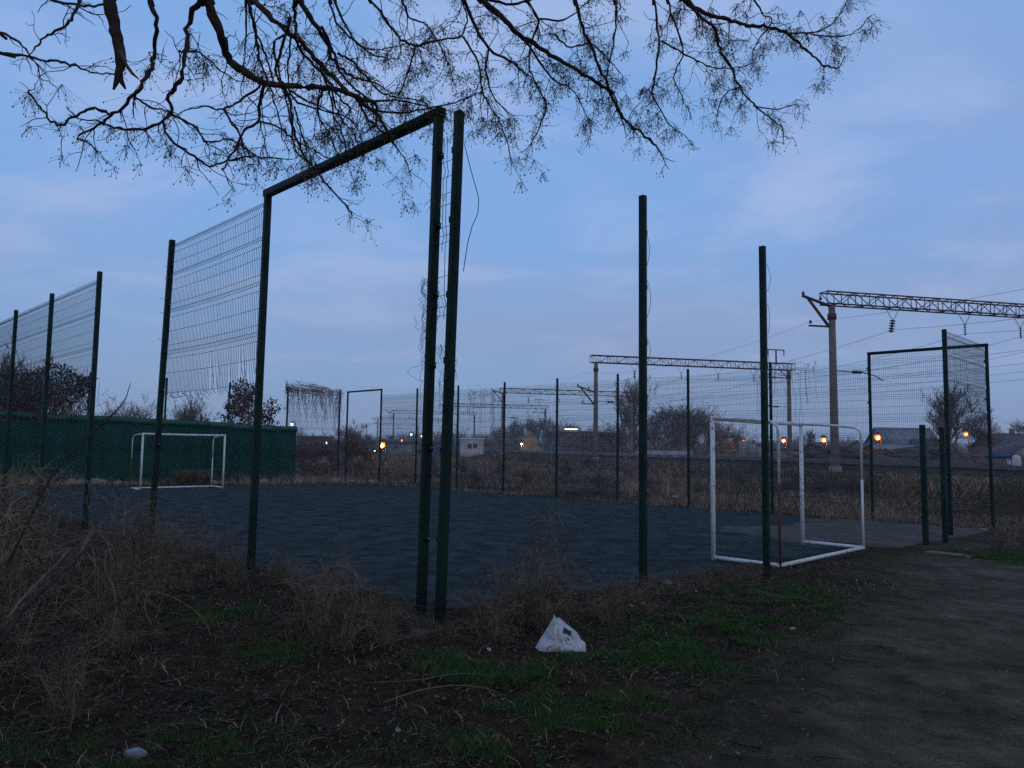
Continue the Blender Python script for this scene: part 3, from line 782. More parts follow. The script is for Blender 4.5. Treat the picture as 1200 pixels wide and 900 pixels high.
    if gi in (1, 3):
        x = SPAN - 1.9
        m = MB(); m.beam((x, 0, z1), (x, 0, z1 + 1.5), 0.12); m.build('aerial_mast', M['truss'], t)
        m = MB(); m.beam((x - 1.0, 0, z1 + 1.45), (x + 1.0, 0, z1 + 1.45), 0.1); m.build('aerial_arm', M['truss'], t)
        for s in (-0.95, 0.95): linked('insulator', INSM, t, (x + s, 0, z1 + 1.4))
        m = MB(); m.beam((x - 1.7, 0, z0 - 0.85), (x + 1.7, 0, z0 - 0.85), 0.12); m.build('aerial_arm', M['truss'], t)
        for s in (-1.4, 1.4): m = MB(); m.beam((x + s, 0, z0 - 0.85), (x + s * 0.3, 0, z0), 0.06); m.build('hanger', M['truss'], t)
# overhead wires
def ewire(label, off, z, sag, r=0.010):
    pts = [np.array((*(np.array(gant[0]) - RD * 42 + RN * off), z))]
    st = [np.array((*(np.array(g_) + RN * off), z)) for g_ in gant]
    full = [pts[0]] + st
    out = []
    for a, b in zip(full[:-1], full[1:]):
        for t_ in np.linspace(0, 1, 12, endpoint=False):
            q = a + (b - a) * t_; q[2] -= sag * 4 * t_ * (1 - t_); out.append(q)
    out.append(full[-1])
    m = MB(); m.tube(out, r, 4)
    o = m.build('overhead_wire', M['cable']); tag(o, label, 'wire', 'overhead wires of the railway')
CW = ['sagging carrier wire on the insulators nearest the concrete masts', 'sagging carrier wire on the second insulators from the concrete masts',
      'sagging carrier wire on the third insulators from the concrete masts', 'sagging carrier wire on the insulators farthest from the concrete masts']
KW = ['level contact wire over the track next to the concrete masts', 'level contact wire over the second track from the concrete masts',
      'level contact wire over the third track from the concrete masts', 'level contact wire over the track on the side of the houses']
for k, off in enumerate((4.2, 9.4, 13.6, 17.8)):
    ewire(CW[k], off, ZB - 1.3, 1.1)
    ewire(KW[k], off, 6.3 + ZR, 0.12, 0.009)
ewire('thin wire on the lower bracket arms of the concrete masts', -1.45, ZB - 1.1, 1.0, 0.007)

# ------------------------------------------------------------------ buildings beyond the railway
def house(label, cx, cy, w, d, hw, hr, wall, roof, rz=0.0, zb=0.0, name='house', windows=(), doors=(), eave=0.35, gable='x', chimney=None):
    """gabled house; ridge along local x ('x') or y"""
    t = thing(name, label, 'building' if name != 'house' else 'house', (cx, cy, zb), rz)
    m = MB(); X, Y = w / 2, d / 2
    if gable == 'x':
        V = [(-X, -Y, -1), (X, -Y, -1), (X, Y, -1), (-X, Y, -1), (-X, -Y, hw), (X, -Y, hw), (X, Y, hw), (-X, Y, hw), (-X, 0, hw + hr), (X, 0, hw + hr)]
        m.add(V, [(0, 1, 5, 4), (2, 3, 7, 6), (1, 2, 6, 5), (3, 0, 4, 7)], [(5, 6, 9), (7, 4, 8)])
    else:
        V = [(-X, -Y, -1), (X, -Y, -1), (X, Y, -1), (-X, Y, -1), (-X, -Y, hw), (X, -Y, hw), (X, Y, hw), (-X, Y, hw), (0, -Y, hw + hr), (0, Y, hw + hr)]
        m.add(V, [(0, 1, 5, 4), (2, 3, 7, 6), (1, 2, 6, 5), (3, 0, 4, 7)], [(4, 5, 8), (6, 7, 9)])
    m.build('wall', M[wall], t)
    for s in (-1, 1):
        m = MB(); th_ = 0.15
        if hr < 0.05:
            if s < 0: m.box((0, 0, hw + 0.1), (w + 2 * eave, d + 2 * eave, 0.22))
            else: m.box((0, 0, hw + 0.24), (w + eave, d + eave, 0.06))
        else:
            if gable == 'x':
                sl = hr / Y; A = [(-X - eave, s * (Y + eave), hw - sl * eave), (X + eave, s * (Y + eave), hw - sl * eave), (X + eave, 0, hw + hr), (-X - eave, 0, hw + hr)]
            else:
                sl = hr / X; A = [(s * (X + eave), -Y - eave, hw - sl * eave), (s * (X + eave), Y + eave, hw - sl * eave), (0, Y + eave, hw + hr), (0, -Y - eave, hw + hr)]
            A = np.array(A) + np.array((0, 0, 0.02)); B = A + np.array((0, 0, th_))
            m.add(np.concatenate([A, B]), [(0, 1, 2, 3), (7, 6, 5, 4), (0, 4, 5, 1), (1, 5, 6, 2), (2, 6, 7, 3), (3, 7, 4, 0)])
        rf = m.build('roof', M[roof], t)
    if chimney is not None:
        m = MB(); m.box((chimney, 0.3, hw + hr + 0.2), (0.6, 0.6, 1.4)); m.build('chimney', M['wall_b'], rf)
    for x, z, ww, wh in windows:
        m = MB(); m.box((x, -Y - 0.02, z), (ww + 0.2, 0.1, wh + 0.2)); f_ = m.build('window', M['wall_g'], t)
        m = MB(); m.box((x, -Y - 0.06, z), (ww, 0.06, wh)); m.build('pane', M['glass'], f_)
    for x, ww, wh in doors:
        m = MB(); m.box((x, -Y - 0.03, wh / 2), (ww, 0.12, wh)); m.build('door', M['wood'], t)
    return t
def at(px, depth): return (px - 600) / FPX * depth
house('big grey barn-like roof behind the mesh gate frame', at(1057, 150), 150, 10.5, 9, 2.4, 3.4, 'wall_g', 'roof_g', 0.05, 0.4, windows=[(-3, 1.4, 1.1, 1.0), (3, 1.4, 1.1, 1.0)])
house('long dark-roofed house by the pale gable shed', at(1195, 128) + 2, 128, 15, 8, 2.2, 2.1, 'wall_b', 'roof_d', -0.08, 0.5, windows=[(-5, 1.3, 1.0, 1.0), (-1, 1.3, 1.0, 1.0), (3, 1.3, 1.0, 1.0)], chimney=-3)
house('pale grey gable shed with a brown door, in front of the dark-roofed house', at(1197, 108) + 0.6, 108, 9.5, 6, 0.35, 2.35, 'wall_g', 'roof_d', 0.03, 1.1, gable='y', doors=[(-1.0, 0.85, 1.1)], eave=0.12)
house('low dark roof between the concrete mast and the gate frame', at(985, 135), 135, 10, 7, 1.6, 1.1, 'wall_b', 'roof_d', 0.1, 0.3, windows=[(-2, 0.9, 0.8, 0.7)])
house('small shed with a light tin roof under the big grey roof', at(1083, 120), 120, 3.2, 4, 2.0, 1.2, 'wall_b', 'roof_d', -0.3, 0.4, doors=[(0.4, 0.9, 1.8)])
house('low brick outhouse lit orange by the yard lamp', at(1048, 118), 118, 7.5, 4, 1.7, 0.7, 'wall_b', 'roof_g', 0.0, 0.3, windows=[(1.2, 1.0, 0.7, 0.5)])
house('low dark sheds behind the white goal crossbar', at(905, 150), 150, 12, 6, 1.5, 1.0, 'wall_g', 'roof_d', 0.1, 0.3)
house('white flat-roofed hut beside the tracks', at(554, 132), 132, 3.7, 3.4, 2.75, 0.0, 'wall_w', 'wall_w', 0.15, 0.0, name='hut', windows=[(-0.55, 1.7, 0.5, 0.6), (0.4, 1.75, 0.5, 0.6)], eave=0.12)
house('blue-grey industrial hall beyond the far trees', at(676, 300), 300, 26, 15, 7.5, 0.0, 'wall_bl', 'wall_bl', 0.0, 0.0, name='industrial_hall', windows=[(-9, 5, 3, 1.5), (-3, 5, 3, 1.5), (3, 5, 3, 1.5), (9, 5, 3, 1.5)])
house('brick block with a lit strip along its roof edge', at(677, 215), 215, 8.0, 6, 6.0, 0.0, 'wall_b', 'roof_g', 0.0, 0.0, name='brick_block', windows=[(-2.4, 2.2, 1.0, 1.4), (0, 2.2, 1.0, 1.4), (2.4, 2.2, 1.0, 1.4), (-2.4, 4.6, 1.0, 1.2), (0, 4.6, 1.0, 1.2)])
house('blue trackside kiosk next to the white hut', at(511, 140), 140, 4.5, 3, 2.1, 0.0, 'blue', 'roof_d', 0.1, 0.0, name='kiosk', windows=[(0.5, 1.4, 1.0, 0.6)], eave=0.15)
house('low pale sheds beside the bright yellow lamp', at(474, 190), 190, 7, 4, 2.2, 0.0, 'wall_g', 'roof_d', 0.0, 0.0, name='shed', windows=[(-1.5, 1.3, 0.9, 0.7)])
house('blue kiosk by the vine-hung corner of the fence', at(372, 120), 120, 4.2, 3, 2.6, 0.0, 'blue', 'roof_d', -0.1, 0.0, name='kiosk', windows=[(-0.8, 1.7, 1.0, 0.6)], eave=0.15)

# cylindrical-topped sand heap, concrete walls and slab ruin
def heap(label, px, depth, w, h, mat, name, zb=0.0, seed=1, peak=1.2):
    m = MB(); n, k = 28, 12; rg = np.random.default_rng(seed); V = []
    cx = at(px, depth)
    for j in range(k + 1):
        r = 1 - j / k
        for i in range(n):
            a = 2 * math.pi * i / n
            rr = w / 2 * r * (1 + 0.16 * math.sin(3 * a + seed) + 0.12 * math.sin(5 * a + 7 * r) + 0.12 * rg.normal() * (r > 0.05))
            V.append((cx + rr * math.cos(a), depth + rr * math.sin(a), zb - 0.3 + (h + 0.3) * (1 - r ** peak) * (1 + 0.04 * rg.normal())))
    ids = np.arange((k + 1) * n).reshape(k + 1, n)
    m.add(V, np.stack([ids[:-1], np.roll(ids[:-1], -1, 1), np.roll(ids[1:], -1, 1), ids[1:]], -1).reshape(-1, 4))
    return tag(m.build(name, M[mat], smooth=True), label, name.split('_')[-1])
heap('steep yellow sand heap lit by a small lamp', 621, 190, 5.0, 5.3, 'heap', 'sand_heap', 0.0, 2, 2.6)
M['dirt'] = material('dark_spoil', (0.045, 0.032, 0.025), 0.95, 0.4, 0.8, 0.6, 5)
heap('long low dark spoil mound in front of the yard lamp houses', 1075, 88, 15, 1.75, 'dirt', 'spoil_mound', 0.4, 3, 1.8)
heap('dark spoil mound at the foot of the concrete mast by the gate', 985, 84, 11, 1.6, 'dirt', 'spoil_mound', 0.4, 4, 1.8)
heap('dark spoil mound in front of the pale gable shed', 1170, 92, 13, 1.2, 'dirt', 'spoil_mound', 0.4, 5, 1.8)
def slabwall(label, px0, px1, depth, h, zb, n=3, slope=0.0):
    x0, x1 = at(px0, depth), at(px1, depth)
    t = thing('concrete_wall', label, 'wall', ((x0 + x1) / 2, depth, zb), world=True); wd = (x1 - x0) / n
    for i in range(n):
        m = MB(); hh = h - slope * i
        m.box((x0 + (i + 0.5) * wd, depth + 0.02 * (i % 2), zb + hh / 2 - 0.2), (wd - 0.03, 0.2, hh + 0.4)); m.build('panel', M['slab'], t)
slabwall('low grey concrete wall under the bare trees beyond the tracks', 745, 812, 98, 0.95, 0.4, 4)
slabwall('tall sloping concrete ruin wall behind the white goal', 866, 896, 92, 2.3, 0.4, 3, 0.35)
slabwall('low concrete wall stretch in front of the yard lamp houses', 1105, 1200, 100, 0.8, 0.6, 6)
# fallen beams leaning on the spoil mounds
for (pa, pb, d0, lab) in (((950, 520), (970, 529), 86, 'dark beam leaning towards the foot of the concrete mast'), ((1005, 517), (982, 531), 86, 'dark beam leaning up beside the concrete mast'), ((1036, 526), (1058, 535), 86, 'fallen beam lying on the spoil mound near the gate frame')):
    m = MB(); m.beam(site(*pa, d0), site(*pb, d0 - 1.0), 0.3, 0.3); tag(m.build('fallen_beam', M['wood']), lab, 'beam')

# lit lamps on posts
def lamp(label, px, py, depth, zb, mat='sodium', r=0.30, name='street_lamp', watt=0):
    q = site(px, py, depth)
    t = thing(name, label, 'lamp', (q[0], q[1], zb), world=True)
    m = MB(); m.tube([(q[0] + 0.5, q[1] + 0.1, zb - 0.5), (q[0] + 0.5, q[1] + 0.1, q[2] + 0.25), (q[0] + 0.3, q[1] + 0.05, q[2] + 0.55), (q[0], q[1], q[2] + 0.5)], (0.09, 0.07, 0.05, 0.05), 6); m.build('lamp_post', M['cable'], t)
    m = MB(); m.tube([(q[0], q[1], q[2] + r * 1.6), (q[0], q[1], q[2] + r * 1.2), (q[0], q[1], q[2] + r * 0.6)], (r * 0.4, r * 0.95, r * 1.15), 10); m.build('lamp_cap', M['cable'], t)
    m = MB(); n = 10; ph = np.linspace(0.02, math.pi - 0.02, 7)
    m.tube(np.stack([np.full(7, q[0]), np.full(7, q[1]), q[2] + r * np.cos(ph)], -1), r * 0.85 * np.sin(ph), n, cap=False); m.build('lamp_glass', M[mat], t, True)
    m = MB(); m.tube(np.stack([np.full(7, q[0]), np.full(7, q[1] - r * 0.6), q[2] - r * 0.25 + r * 0.5 * np.cos(ph)], -1), r * 0.5 * np.sin(ph), n, cap=False); m.build('bulb_glass', M[mat + '_core'], t, True)
    if watt:
        ld = bpy.data.lights.new('bulb', 'POINT'); ld.energy = watt; ld.shadow_soft_size = r; ld.color = (1.0, 0.33, 0.06) if mat == 'sodium' else (1.0, 0.55, 0.2)
        lo = bpy.data.objects.new('bulb', ld); COL.objects.link(lo); lo.parent = t; lo.location = Vector((q[0], q[1] - r * 1.3, q[2] - r * 1.3)) - t.location
    return t
lamp('bright orange yard lamp in front of the mesh gate frame houses', 1028, 512, 96, 0.4, 'sodium', 0.42, watt=260)
lamp('orange yard lamp under the bare tree by the dark-roofed house', 1131, 508, 100, 0.5, 'sodium', 0.34, watt=260)
lamp('orange lamp just left of the concrete mast foot', 965, 515, 110, 0.4, 'sodium', 0.40, watt=260)
lamp('orange lamp behind the white goal, beside the second gantry mast', 918, 516, 118, 0.4, 'sodium', 0.34, watt=260)
lamp('orange lamp over the sloping concrete ruin wall', 871, 517, 124, 0.4, 'sodium', 0.32, watt=260)
lamp('small orange lamp in the shrubs behind the goal post', 833, 516, 150, 0.2, 'sodium', 0.20)
lamp('small orange lamp among the bare trees over the low wall', 793, 518, 160, 0.2, 'sodium', 0.18)
lamp('very bright yellow lamp shining along the tracks by the fence corner', 448, 521, 118, 0.0, 'amber', 0.55, watt=400)
lamp('small amber lamp low beside the very bright yellow lamp', 439, 528, 125, 0.0, 'amber', 0.18)
lamp('pale lamp on a mast over the tracks sidings', 482, 509, 170, 0.0, 'coolamp', 0.30)
lamp('pale lamp behind the twin posts over the sidings', 494, 511, 180, 0.0, 'coolamp', 0.22)
lamp('pale lamp low in the shrubs by the vine-hung fence corner', 383, 519, 115, 0.0, 'coolamp', 0.24)
lamp('pale lamp just over the end of the green hoarding', 342, 497, 120, 0.0, 'coolamp', 0.24)
lamp('small pale lamp at the foot of the sand heap', 611, 520, 180, 0.0, 'coolamp', 0.30, watt=500)
lamp('red signal lamp over the sidings', 471, 516, 150, 0.0, 'redlamp', 0.24, 'signal_lamp')
m = MB(); q = site(672, 503, 211.5); m.box((q[0] - 0.6, q[1], q[2]), (3.6, 0.3, 0.3)); tag(m.build('light_strip', M['coolamp']), 'white light strip along the roof edge of the brick block', 'lamp')
# white track marker post and blue barrier by the right-hand verge
q = site(1192, 556, 47)
m = MB(); m.tube([(q[0], q[1], 0.1), (q[0], q[1], 1.3), (q[0], q[1], 1.42), (q[0], q[1], 1.5)], (0.24, 0.24, 0.2, 0.08), 10); tag(m.build('marker_post', M['wall_w']), 'stubby white marker post beside the railway track', 'post')
t = thing('blue_barrier', 'low blue and white barrier beside the stubby white marker post', 'barrier', (q[0] + 1.2, q[1] + 3, 0.4), world=True)
m = MB(); m.box((q[0] + 1.0, q[1] + 3, 1.45), (1.5, 0.15, 0.4)); m.build('board', M['blue'], t)
for s in (-0.6, 0.6): m = MB(); m.box((q[0] + 1.0 + s, q[1] + 3.2, 0.9), (0.15, 0.15, 1.3)); m.build('leg', M['wall_w'], t)

# ------------------------------------------------------------------ bare trees and shrubs in the distance
def grow(rg, h, spread, levels=4, kids=(7, 6, 5, 4), up=0.5, trunk_frac=0.35, r0=0.16, rmin=0.016, droop=0.0):
    """returns list of (N,K,3),(N,K) per level"""
    K = 5
    out = []
    t = np.linspace(0, 1, K)
    P = np.zeros((1, K, 3)); P[0, :, 2] = t * h * 0.85; P[0, :, 0] = 0.04 * h * np.sin(t * 3); P[0, :, 1] = 0.03 * h * np.sin(t * 2 + 1)
    R = np.linspace(r0, r0 * 0.25, K)[None]
    out.append((P, R)); L = h * 0.55
    for lv in range(levels):
        PP, RR = out[-1]; N = len(PP); kd = kids[lv]
        s = rg.uniform(trunk_frac if lv == 0 else 0.2, 1.0, (N, kd))
        if lv == 0: s[0] = np.linspace(trunk_frac, 0.98, kd)
        x = s * (K - 1); i0 = np.clip(np.floor(x).astype(int), 0, K - 2); f = (x - i0)[..., None]
        A = np.take_along_axis(PP, i0[..., None].repeat(3, -1), 1); B = np.take_along_axis(PP, (i0 + 1)[..., None].repeat(3, -1), 1)
        base = A * (1 - f) + B * f; tan = B - A; tan /= np.linalg.norm(tan, axis=-1, keepdims=True) + 1e-9
        rb = np.take_along_axis(RR, i0, 1)
        rnd = rg.normal(size=base.shape); rnd[..., 2] *= 0.6
        d = tan * up + rnd * spread + np.array((0, 0, 0.35 + 0.1 * up))
        d /= np.linalg.norm(d, axis=-1, keepdims=True)
        ln = L * (1.1 - 0.55 * s) * rg.uniform(0.6, 1.15, s.shape) if lv == 0 else L * rg.uniform(0.5, 1.1, s.shape)
        base = base.reshape(-1, 3); d = d.reshape(-1, 3); ln = ln.reshape(-1); rb = rb.reshape(-1)
        wig = rg.normal(size=(len(base), K, 3)) * 0.09 * ln[:, None, None]; wig[:, 0] = 0; wig = np.cumsum(wig, 1) * 0.6
        NP = base[:, None] + d[:, None] * (ln[:, None] * t)[..., None] + wig
        NP[..., 2] += (0.18 * ln)[:, None] * (t ** 2) * (1 if droop == 0 else -droop)
        nr = np.maximum(rb * 0.55, rmin)
        out.append((NP, nr[:, None] * np.linspace(1, 0.45, K)[None])); L *= 0.52
    return out
def tree_meshes(seed, h, **k):
    rg = np.random.default_rng(seed); lv = grow(rg, h, **k)
    a = MB(); a.tubes(*lv[0], 7); a.tubes(*lv[1], 5)
    b = MB()
    for P, R in lv[2:]: b.tubes(P, R, 3)
    top = max(float(P[..., 2].max()) for P, R in lv)
    return a.mesh('trunk', M['fartwig']), b.mesh('crown', M['fartwig']), top
TREES = [tree_meshes(101, 8.0, spread=0.42, levels=4, kids=(16, 7, 5, 4), up=0.9, trunk_frac=0.15, r0=0.22, rmin=0.02),
         tree_meshes(102, 8.0, spread=0.6, levels=4, kids=(12, 7, 6, 4), up=0.5, trunk_frac=0.25, r0=0.2, rmin=0.02),
         tree_meshes(103, 8.0, spread=0.75, levels=4, kids=(12, 7, 6, 4), up=0.35, trunk_frac=0.1, r0=0.16, rmin=0.022),
         tree_meshes(104, 8.0, spread=0.5, levels=4, kids=(14, 7, 5, 4), up=0.7, trunk_frac=0.2, r0=0.18, rmin=0.02)]
def tree(kind, label, px, depth, h, zb=0.0, wide=1.0, group=None, name='bare_tree', cat='tree'):
    t = thing(name, label, cat, (at(px, depth), depth, zb - 0.2), random.uniform(0, 6.28), group)
    s = h / TREES[kind][2]
    for nm, me in zip(('trunk', 'crown'), TREES[kind][:2]): linked(nm, me, t, (0, 0, 0), (0, 0, 0), (s * wide * 1.12, s * wide * 1.12, s))
    return t
tree(0, 'tall upright bare poplar beyond the tracks, the tallest of its row', 745, 150, 16.0, 0.2, 1.3)
G1 = 'bare trees beyond the tracks'
for px, d, h, w in ((786, 150, 12.2, 1.3), (806, 155, 12.0, 1.2), (828, 150, 10.6, 1.2), (770, 160, 10.5, 1.2), (796, 158, 11.0, 1.2), (816, 160, 11.4, 1.2)):
    tree(1 if h > 11.5 else 3, 'rounded bare tree in the clump beside the tall poplar, beyond the low wall', px, d, h, 0.2, w, G1)
for px, d, h in ((850, 125, 6.8), (864, 120, 6.0), (842, 130, 6.4)):
    tree(2, 'dense low bare shrub beside the sloping concrete ruin wall', px, d, h, 0.2, 1.1, 'shrubs by the concrete ruin', 'bare_shrub', 'shrub')
for px, d, h in ((715, 140, 7.0), (728, 135, 6.6), (700, 150, 6.6), (685, 160, 6.4), (760, 130, 6.2), (735, 150, 7.6), (775, 135, 6.0), (795, 130, 5.6), (815, 130, 5.6), (750, 135, 6.6), (832, 135, 5.6)):
    tree(2, 'low bare shrub in the undergrowth at the feet of the trees beyond the tracks', px, d, h, 0.1, 1.25, 'undergrowth shrubs beyond the tracks', 'bare_shrub', 'shrub')
for px, d, h in ((598, 260, 12), (607, 265, 13), (618, 262, 13.5), (632, 262, 14), (643, 270, 13.5), (652, 262, 13), (664, 268, 12.4), (583, 270, 10), (625, 275, 13), (674, 262, 11.5), (590, 280, 11)):
    tree(3 if px % 2 else 1, 'small far bare tree in the line behind the sand heap', px, d, h, 0.0, 0.9, 'far line of bare trees behind the sand heap')
for px, d, h in ((706, 262, 8.5), (690, 270, 9.0), (718, 255, 8.5), (570, 250, 6), (528, 240, 6), (505, 250, 5.5), (460, 230, 6), (422, 210, 6.5), (404, 200, 7), (520, 230, 5), (436, 240, 6)):
    tree(3 if px % 2 else 1, 'small far bare tree along the horizon by the railway sidings', px, d, h, 0.0, 1.1, 'far bare trees along the sidings')
tree(0, 'tall bare tree with upright branches behind the yard lamp', 1118, 118, 12.6, 0.4, 1.5)
tree(3, 'broad bare tree beside the dark-roofed house', 1150, 125, 9.2, 0.4, 1.4)
tree(1, 'brown bare tree behind the pale gable shed', 1204, 140, 8.8, 0.5, 1.2)
tree(3, 'bare tree between the big grey roof and the upright tree', 1092, 140, 5.5, 0.4, 1.0)
tree(0, 'small bare tree behind the lamp by the concrete mast', 949, 150, 6.0, 0.3, 1.0)
tree(3, 'small bare tree behind the second gantry mast', 938, 155, 5.4, 0.3, 1.0)
def far_wood():
    rg = np.random.default_rng(66); n = 26000
    d = rg.uniform(300, 420, n); px = rg.uniform(-60, 1260, n); x = (px - 600) / FPX * d
    hh = (4.6 + 7.0 * np.clip(value_noise(px, px * 0, 38, 71) + 0.15 + 0.5 * value_noise(px, px * 0, 11, 72), 0, 1)) * rg.uniform(0.25, 1.05, n)
    K = 4; t = np.linspace(0, 1, K); az = rg.uniform(0, 6.28, n); ln = 0.35 * hh
    P = np.stack([x[:, None] + (np.cos(az) * ln)[:, None] * t ** 1.5, d[:, None] + (np.sin(az) * ln)[:, None] * t, hh[:, None] * t], -1)
    m = MB(); m.ribbons(P, np.full((n, K), 0.07) * np.linspace(1.6, 0.5, K), np.stack([np.ones(n), 0 * az, 0 * az], -1))
    tag(m.build('far_wood', M['fartwig']), kind='stuff')
far_wood()
for px, d, h in ((905, 165, 4.0), (925, 160, 4.4), (955, 162, 4.0), (975, 165, 4.2), (1000, 160, 4.0), (1015, 165, 4.6), (1100, 150, 5.0), (1120, 145, 4.2), (1142, 150, 4.6), (1160, 140, 4.4), (885, 150, 4.4), (1178, 150, 5.2)):
    tree(2 if px % 2 else 3, 'bare garden shrub among the low houses beyond the tracks', px, d, h, 0.2, 1.4, 'garden shrubs among the houses', 'bare_shrub', 'shrub')
# behind the hoarding and the vine corner
for px, d, h, k in ((122, 45, 3.8, 3), (136, 46, 4.1, 2), (152, 44, 4.9, 3), (170, 45, 4.5, 2), (188, 46, 4.0, 3), (145, 48, 4.3, 2)):
    tree(k, 'brown leafless shrub behind the hoarding, beside the stray stick', px, d, h, -0.2, 1.0, 'leafless shrubs behind the hoarding', 'bare_shrub', 'shrub')
for px, d, h, k in ((214, 46, 4.4, 0), (227, 45, 4.9, 0), (240, 46, 4.0, 2)):
    tree(k, 'drooping brown shrub behind the far goal hoarding, under the torn panel', px, d, h, -0.2, 0.9, 'shrubs under the torn panel', 'bare_shrub', 'shrub')
for px, d, h in ((352, 48, 2.8), (372, 47, 2.9), (390, 46, 2.9), (418, 47, 3.7), (430, 48, 3.0), (410, 52, 3.6), (360, 52, 3.0)):
    tree(2, 'dense thorny shrub at the vine-hung corner of the fence', px, d, h, -0.3, 1.25, 'thorny shrubs at the fence corner', 'bare_shrub', 'shrub')
for px, d, h in ((700, 34, 1.3), (668, 44, 1.7), (545, 46, 1.7), (585, 45, 1.6), (505, 47, 1.8), (650, 62, 1.9), (688, 60, 2.0), (760, 33, 1.2), (815, 31, 1.1), (870, 36, 1.5), (960, 32, 1.2), (1000, 36, 1.4), (1045, 30, 1.0), (735, 45, 1.6), (620, 38, 1.3), (560, 38, 1.2)):
    tree(2, 'low twiggy bush in the dry grass between the fence and the tracks', px, d, h, -0.35, 1.5, 'low bushes in the dry grass', 'bare_shrub', 'shrub')
tree(3, 'bare tree with dark crooked limbs behind the ivy thicket', 14, 36, 6.9, -0.2, 1.0)
tree(2, 'dark tangled shrub growing up behind the ivy thicket', 42, 37, 5.2, -0.2, 1.1, None, 'bare_shrub', 'shrub')

# tree with brown hanging seed bunches behind the hoarding
def seed_tree():
    rg = np.random.default_rng(77); h = 4.1; d = 43.5; lv = grow(rg, h, spread=0.62, levels=3, kids=(12, 6, 3), up=0.5, trunk_frac=0.3, r0=0.12, rmin=0.018)
    t = thing('seed_tree', 'bare tree with clusters of brown seed bunches, behind the hoarding', 'tree', (at(293, d), d, -0.4))
    a = MB(); a.tubes(*lv[0], 7); a.tubes(*lv[1], 5); a.build('trunk', M['fartwig'], t)
    b = MB(); b.tubes(*lv[2], 3); b.tubes(*lv[3], 3); b.build('crown', M['fartwig'], t)
    tips = np.concatenate([lv[2][0][:, -1], lv[3][0][:, -1]]); tips = tips[tips[:, 2] > 2.6]
    C = np.repeat(tips, 10, 0) + rg.normal(size=(len(tips) * 10, 3)) * np.array((0.09, 0.09, 0.10))
    c = MB(); c.blobs(C, rg.uniform(0.025, 0.055, len(C)), 1.3); tag(c.build('seed_bunches', material('brown_seeds', (0.12, 0.06, 0.045), 0.9, 0.3, 3.0), t), kind='stuff')
seed_tree()

# ivy thicket swallowing the left part of the end fence
def ivy():
    rg = np.random.default_rng(88)
    t = thing('ivy_thicket', 'dark ivy thicket swallowing the end of the wire fence', 'ivy', (*P2(3, VE), -0.1), world=True)
    n = 6500
    u = rg.uniform(-2.0, 6.0, n); top = 4.45 + 0.3 * np.sin(u * 1.7) + np.where(u < 2, 0.5, 0) + 0.3 * value_noise(u, u * 0 + 3, 0.5, 44)
    low = np.where(u > 4.6, 2.4 + (u - 4.6) * 1.0, 2.2)
    z = low + (top - low) * rg.beta(1.3, 1.0, n); v = VE + rg.normal(0, 0.32, n)
    x, y = P2(u, v); C = np.stack([x, y, z], -1)
    s = rg.uniform(0.035, 0.085, n); D1 = rg.normal(size=(n, 3)); D1 /= np.linalg.norm(D1, axis=1, keepdims=True); D2 = np.cross(D1, rg.normal(size=(n, 3))); D2 /= np.linalg.norm(D2, axis=1, keepdims=True)
    V = np.stack([C - D1 * s[:, None], C + D2 * s[:, None] * 0.6, C + D1 * s[:, None], C - D2 * s[:, None] * 0.6], 1).reshape(-1, 3)
    m = MB(); m.add(V, np.arange(n * 4).reshape(-1, 4), tone=np.repeat(rg.random(n) ** 2, 4)); tag(m.build('leaves', M['ivy'], t), kind='stuff')
    k = 900; K = 7; tt = np.linspace(0, 1, K); u0 = rg.uniform(-2, 5.8, k)
    X = np.cumsum(rg.normal(0, 0.16, (k, K)), 1) + u0[:, None]; Z = 2.3 + tt[None] * rg.uniform(1.2, 2.5, k)[:, None]; Vv = VE + rg.normal(0, 0.22, (k, 1)) + np.cumsum(rg.normal(0, 0.06, (k, K)), 1)
    x, y = P2(X, Vv); m = MB(); m.tubes(np.stack([x, y, Z], -1), np.full((k, K), 0.010), 3); m.build('stems', M['fartwig'], t)
ivy()
def hanging_vine(label, uv0, uv1, ztop, zlow, n, seed, axis_u=True, r=0.008, dens=1.0):
    """dead creeper hanging on a wire panel"""
    rg = np.random.default_rng(seed); K = 9; tt = np.linspace(0, 1, K)
    s = rg.random(n); U = uv0[0] + (uv1[0] - uv0[0]) * s; Vv = uv0[1] + (uv1[1] - uv0[1]) * s
    L = (ztop - zlow) * rg.beta(1.0, 2.2, n); Z = ztop + rg.uniform(-0.12, 0.08, n)[:, None] - L[:, None] * tt
    wob = np.cumsum(rg.normal(0, 0.05, (n, K)), 1); wob2 = np.cumsum(rg.normal(0, 0.03, (n, K)), 1)
    x, y = P2(U[:, None] + wob, Vv[:, None] + wob * (0.7 if uv0[1] != uv1[1] else 0) + wob2)
    m = MB(); m.tubes(np.stack([x, y, Z], -1), np.full((n, K), r) * rg.uniform(0.5, 1.2, n)[:, None], 3)
    k = n // 3; s = rg.random((k, 1)) + np.linspace(0, 0.35, K)[None]; U = uv0[0] + (uv1[0] - uv0[0]) * np.clip(s, 0, 1); Vv = uv0[1] + (uv1[1] - uv0[1]) * np.clip(s, 0, 1)
    x, y = P2(U, Vv + np.cumsum(rg.normal(0, 0.02, (k, K)), 1)); Z = ztop + rg.uniform(-0.25, 0.1, (k, 1)) + np.cumsum(rg.normal(0, 0.05, (k, K)), 1)
    m.tubes(np.stack([x, y, Z], -1), np.full((k, K), r), 3)
    o = m.build('dead_vine', M['fartwig']); tag(o, label, 'vine')
hanging_vine('thick curtain of dead creeper hanging on the corner panel by the gate frame', (18.4, VE), (15.1, VE), 4.5, 1.6, 260, 5)
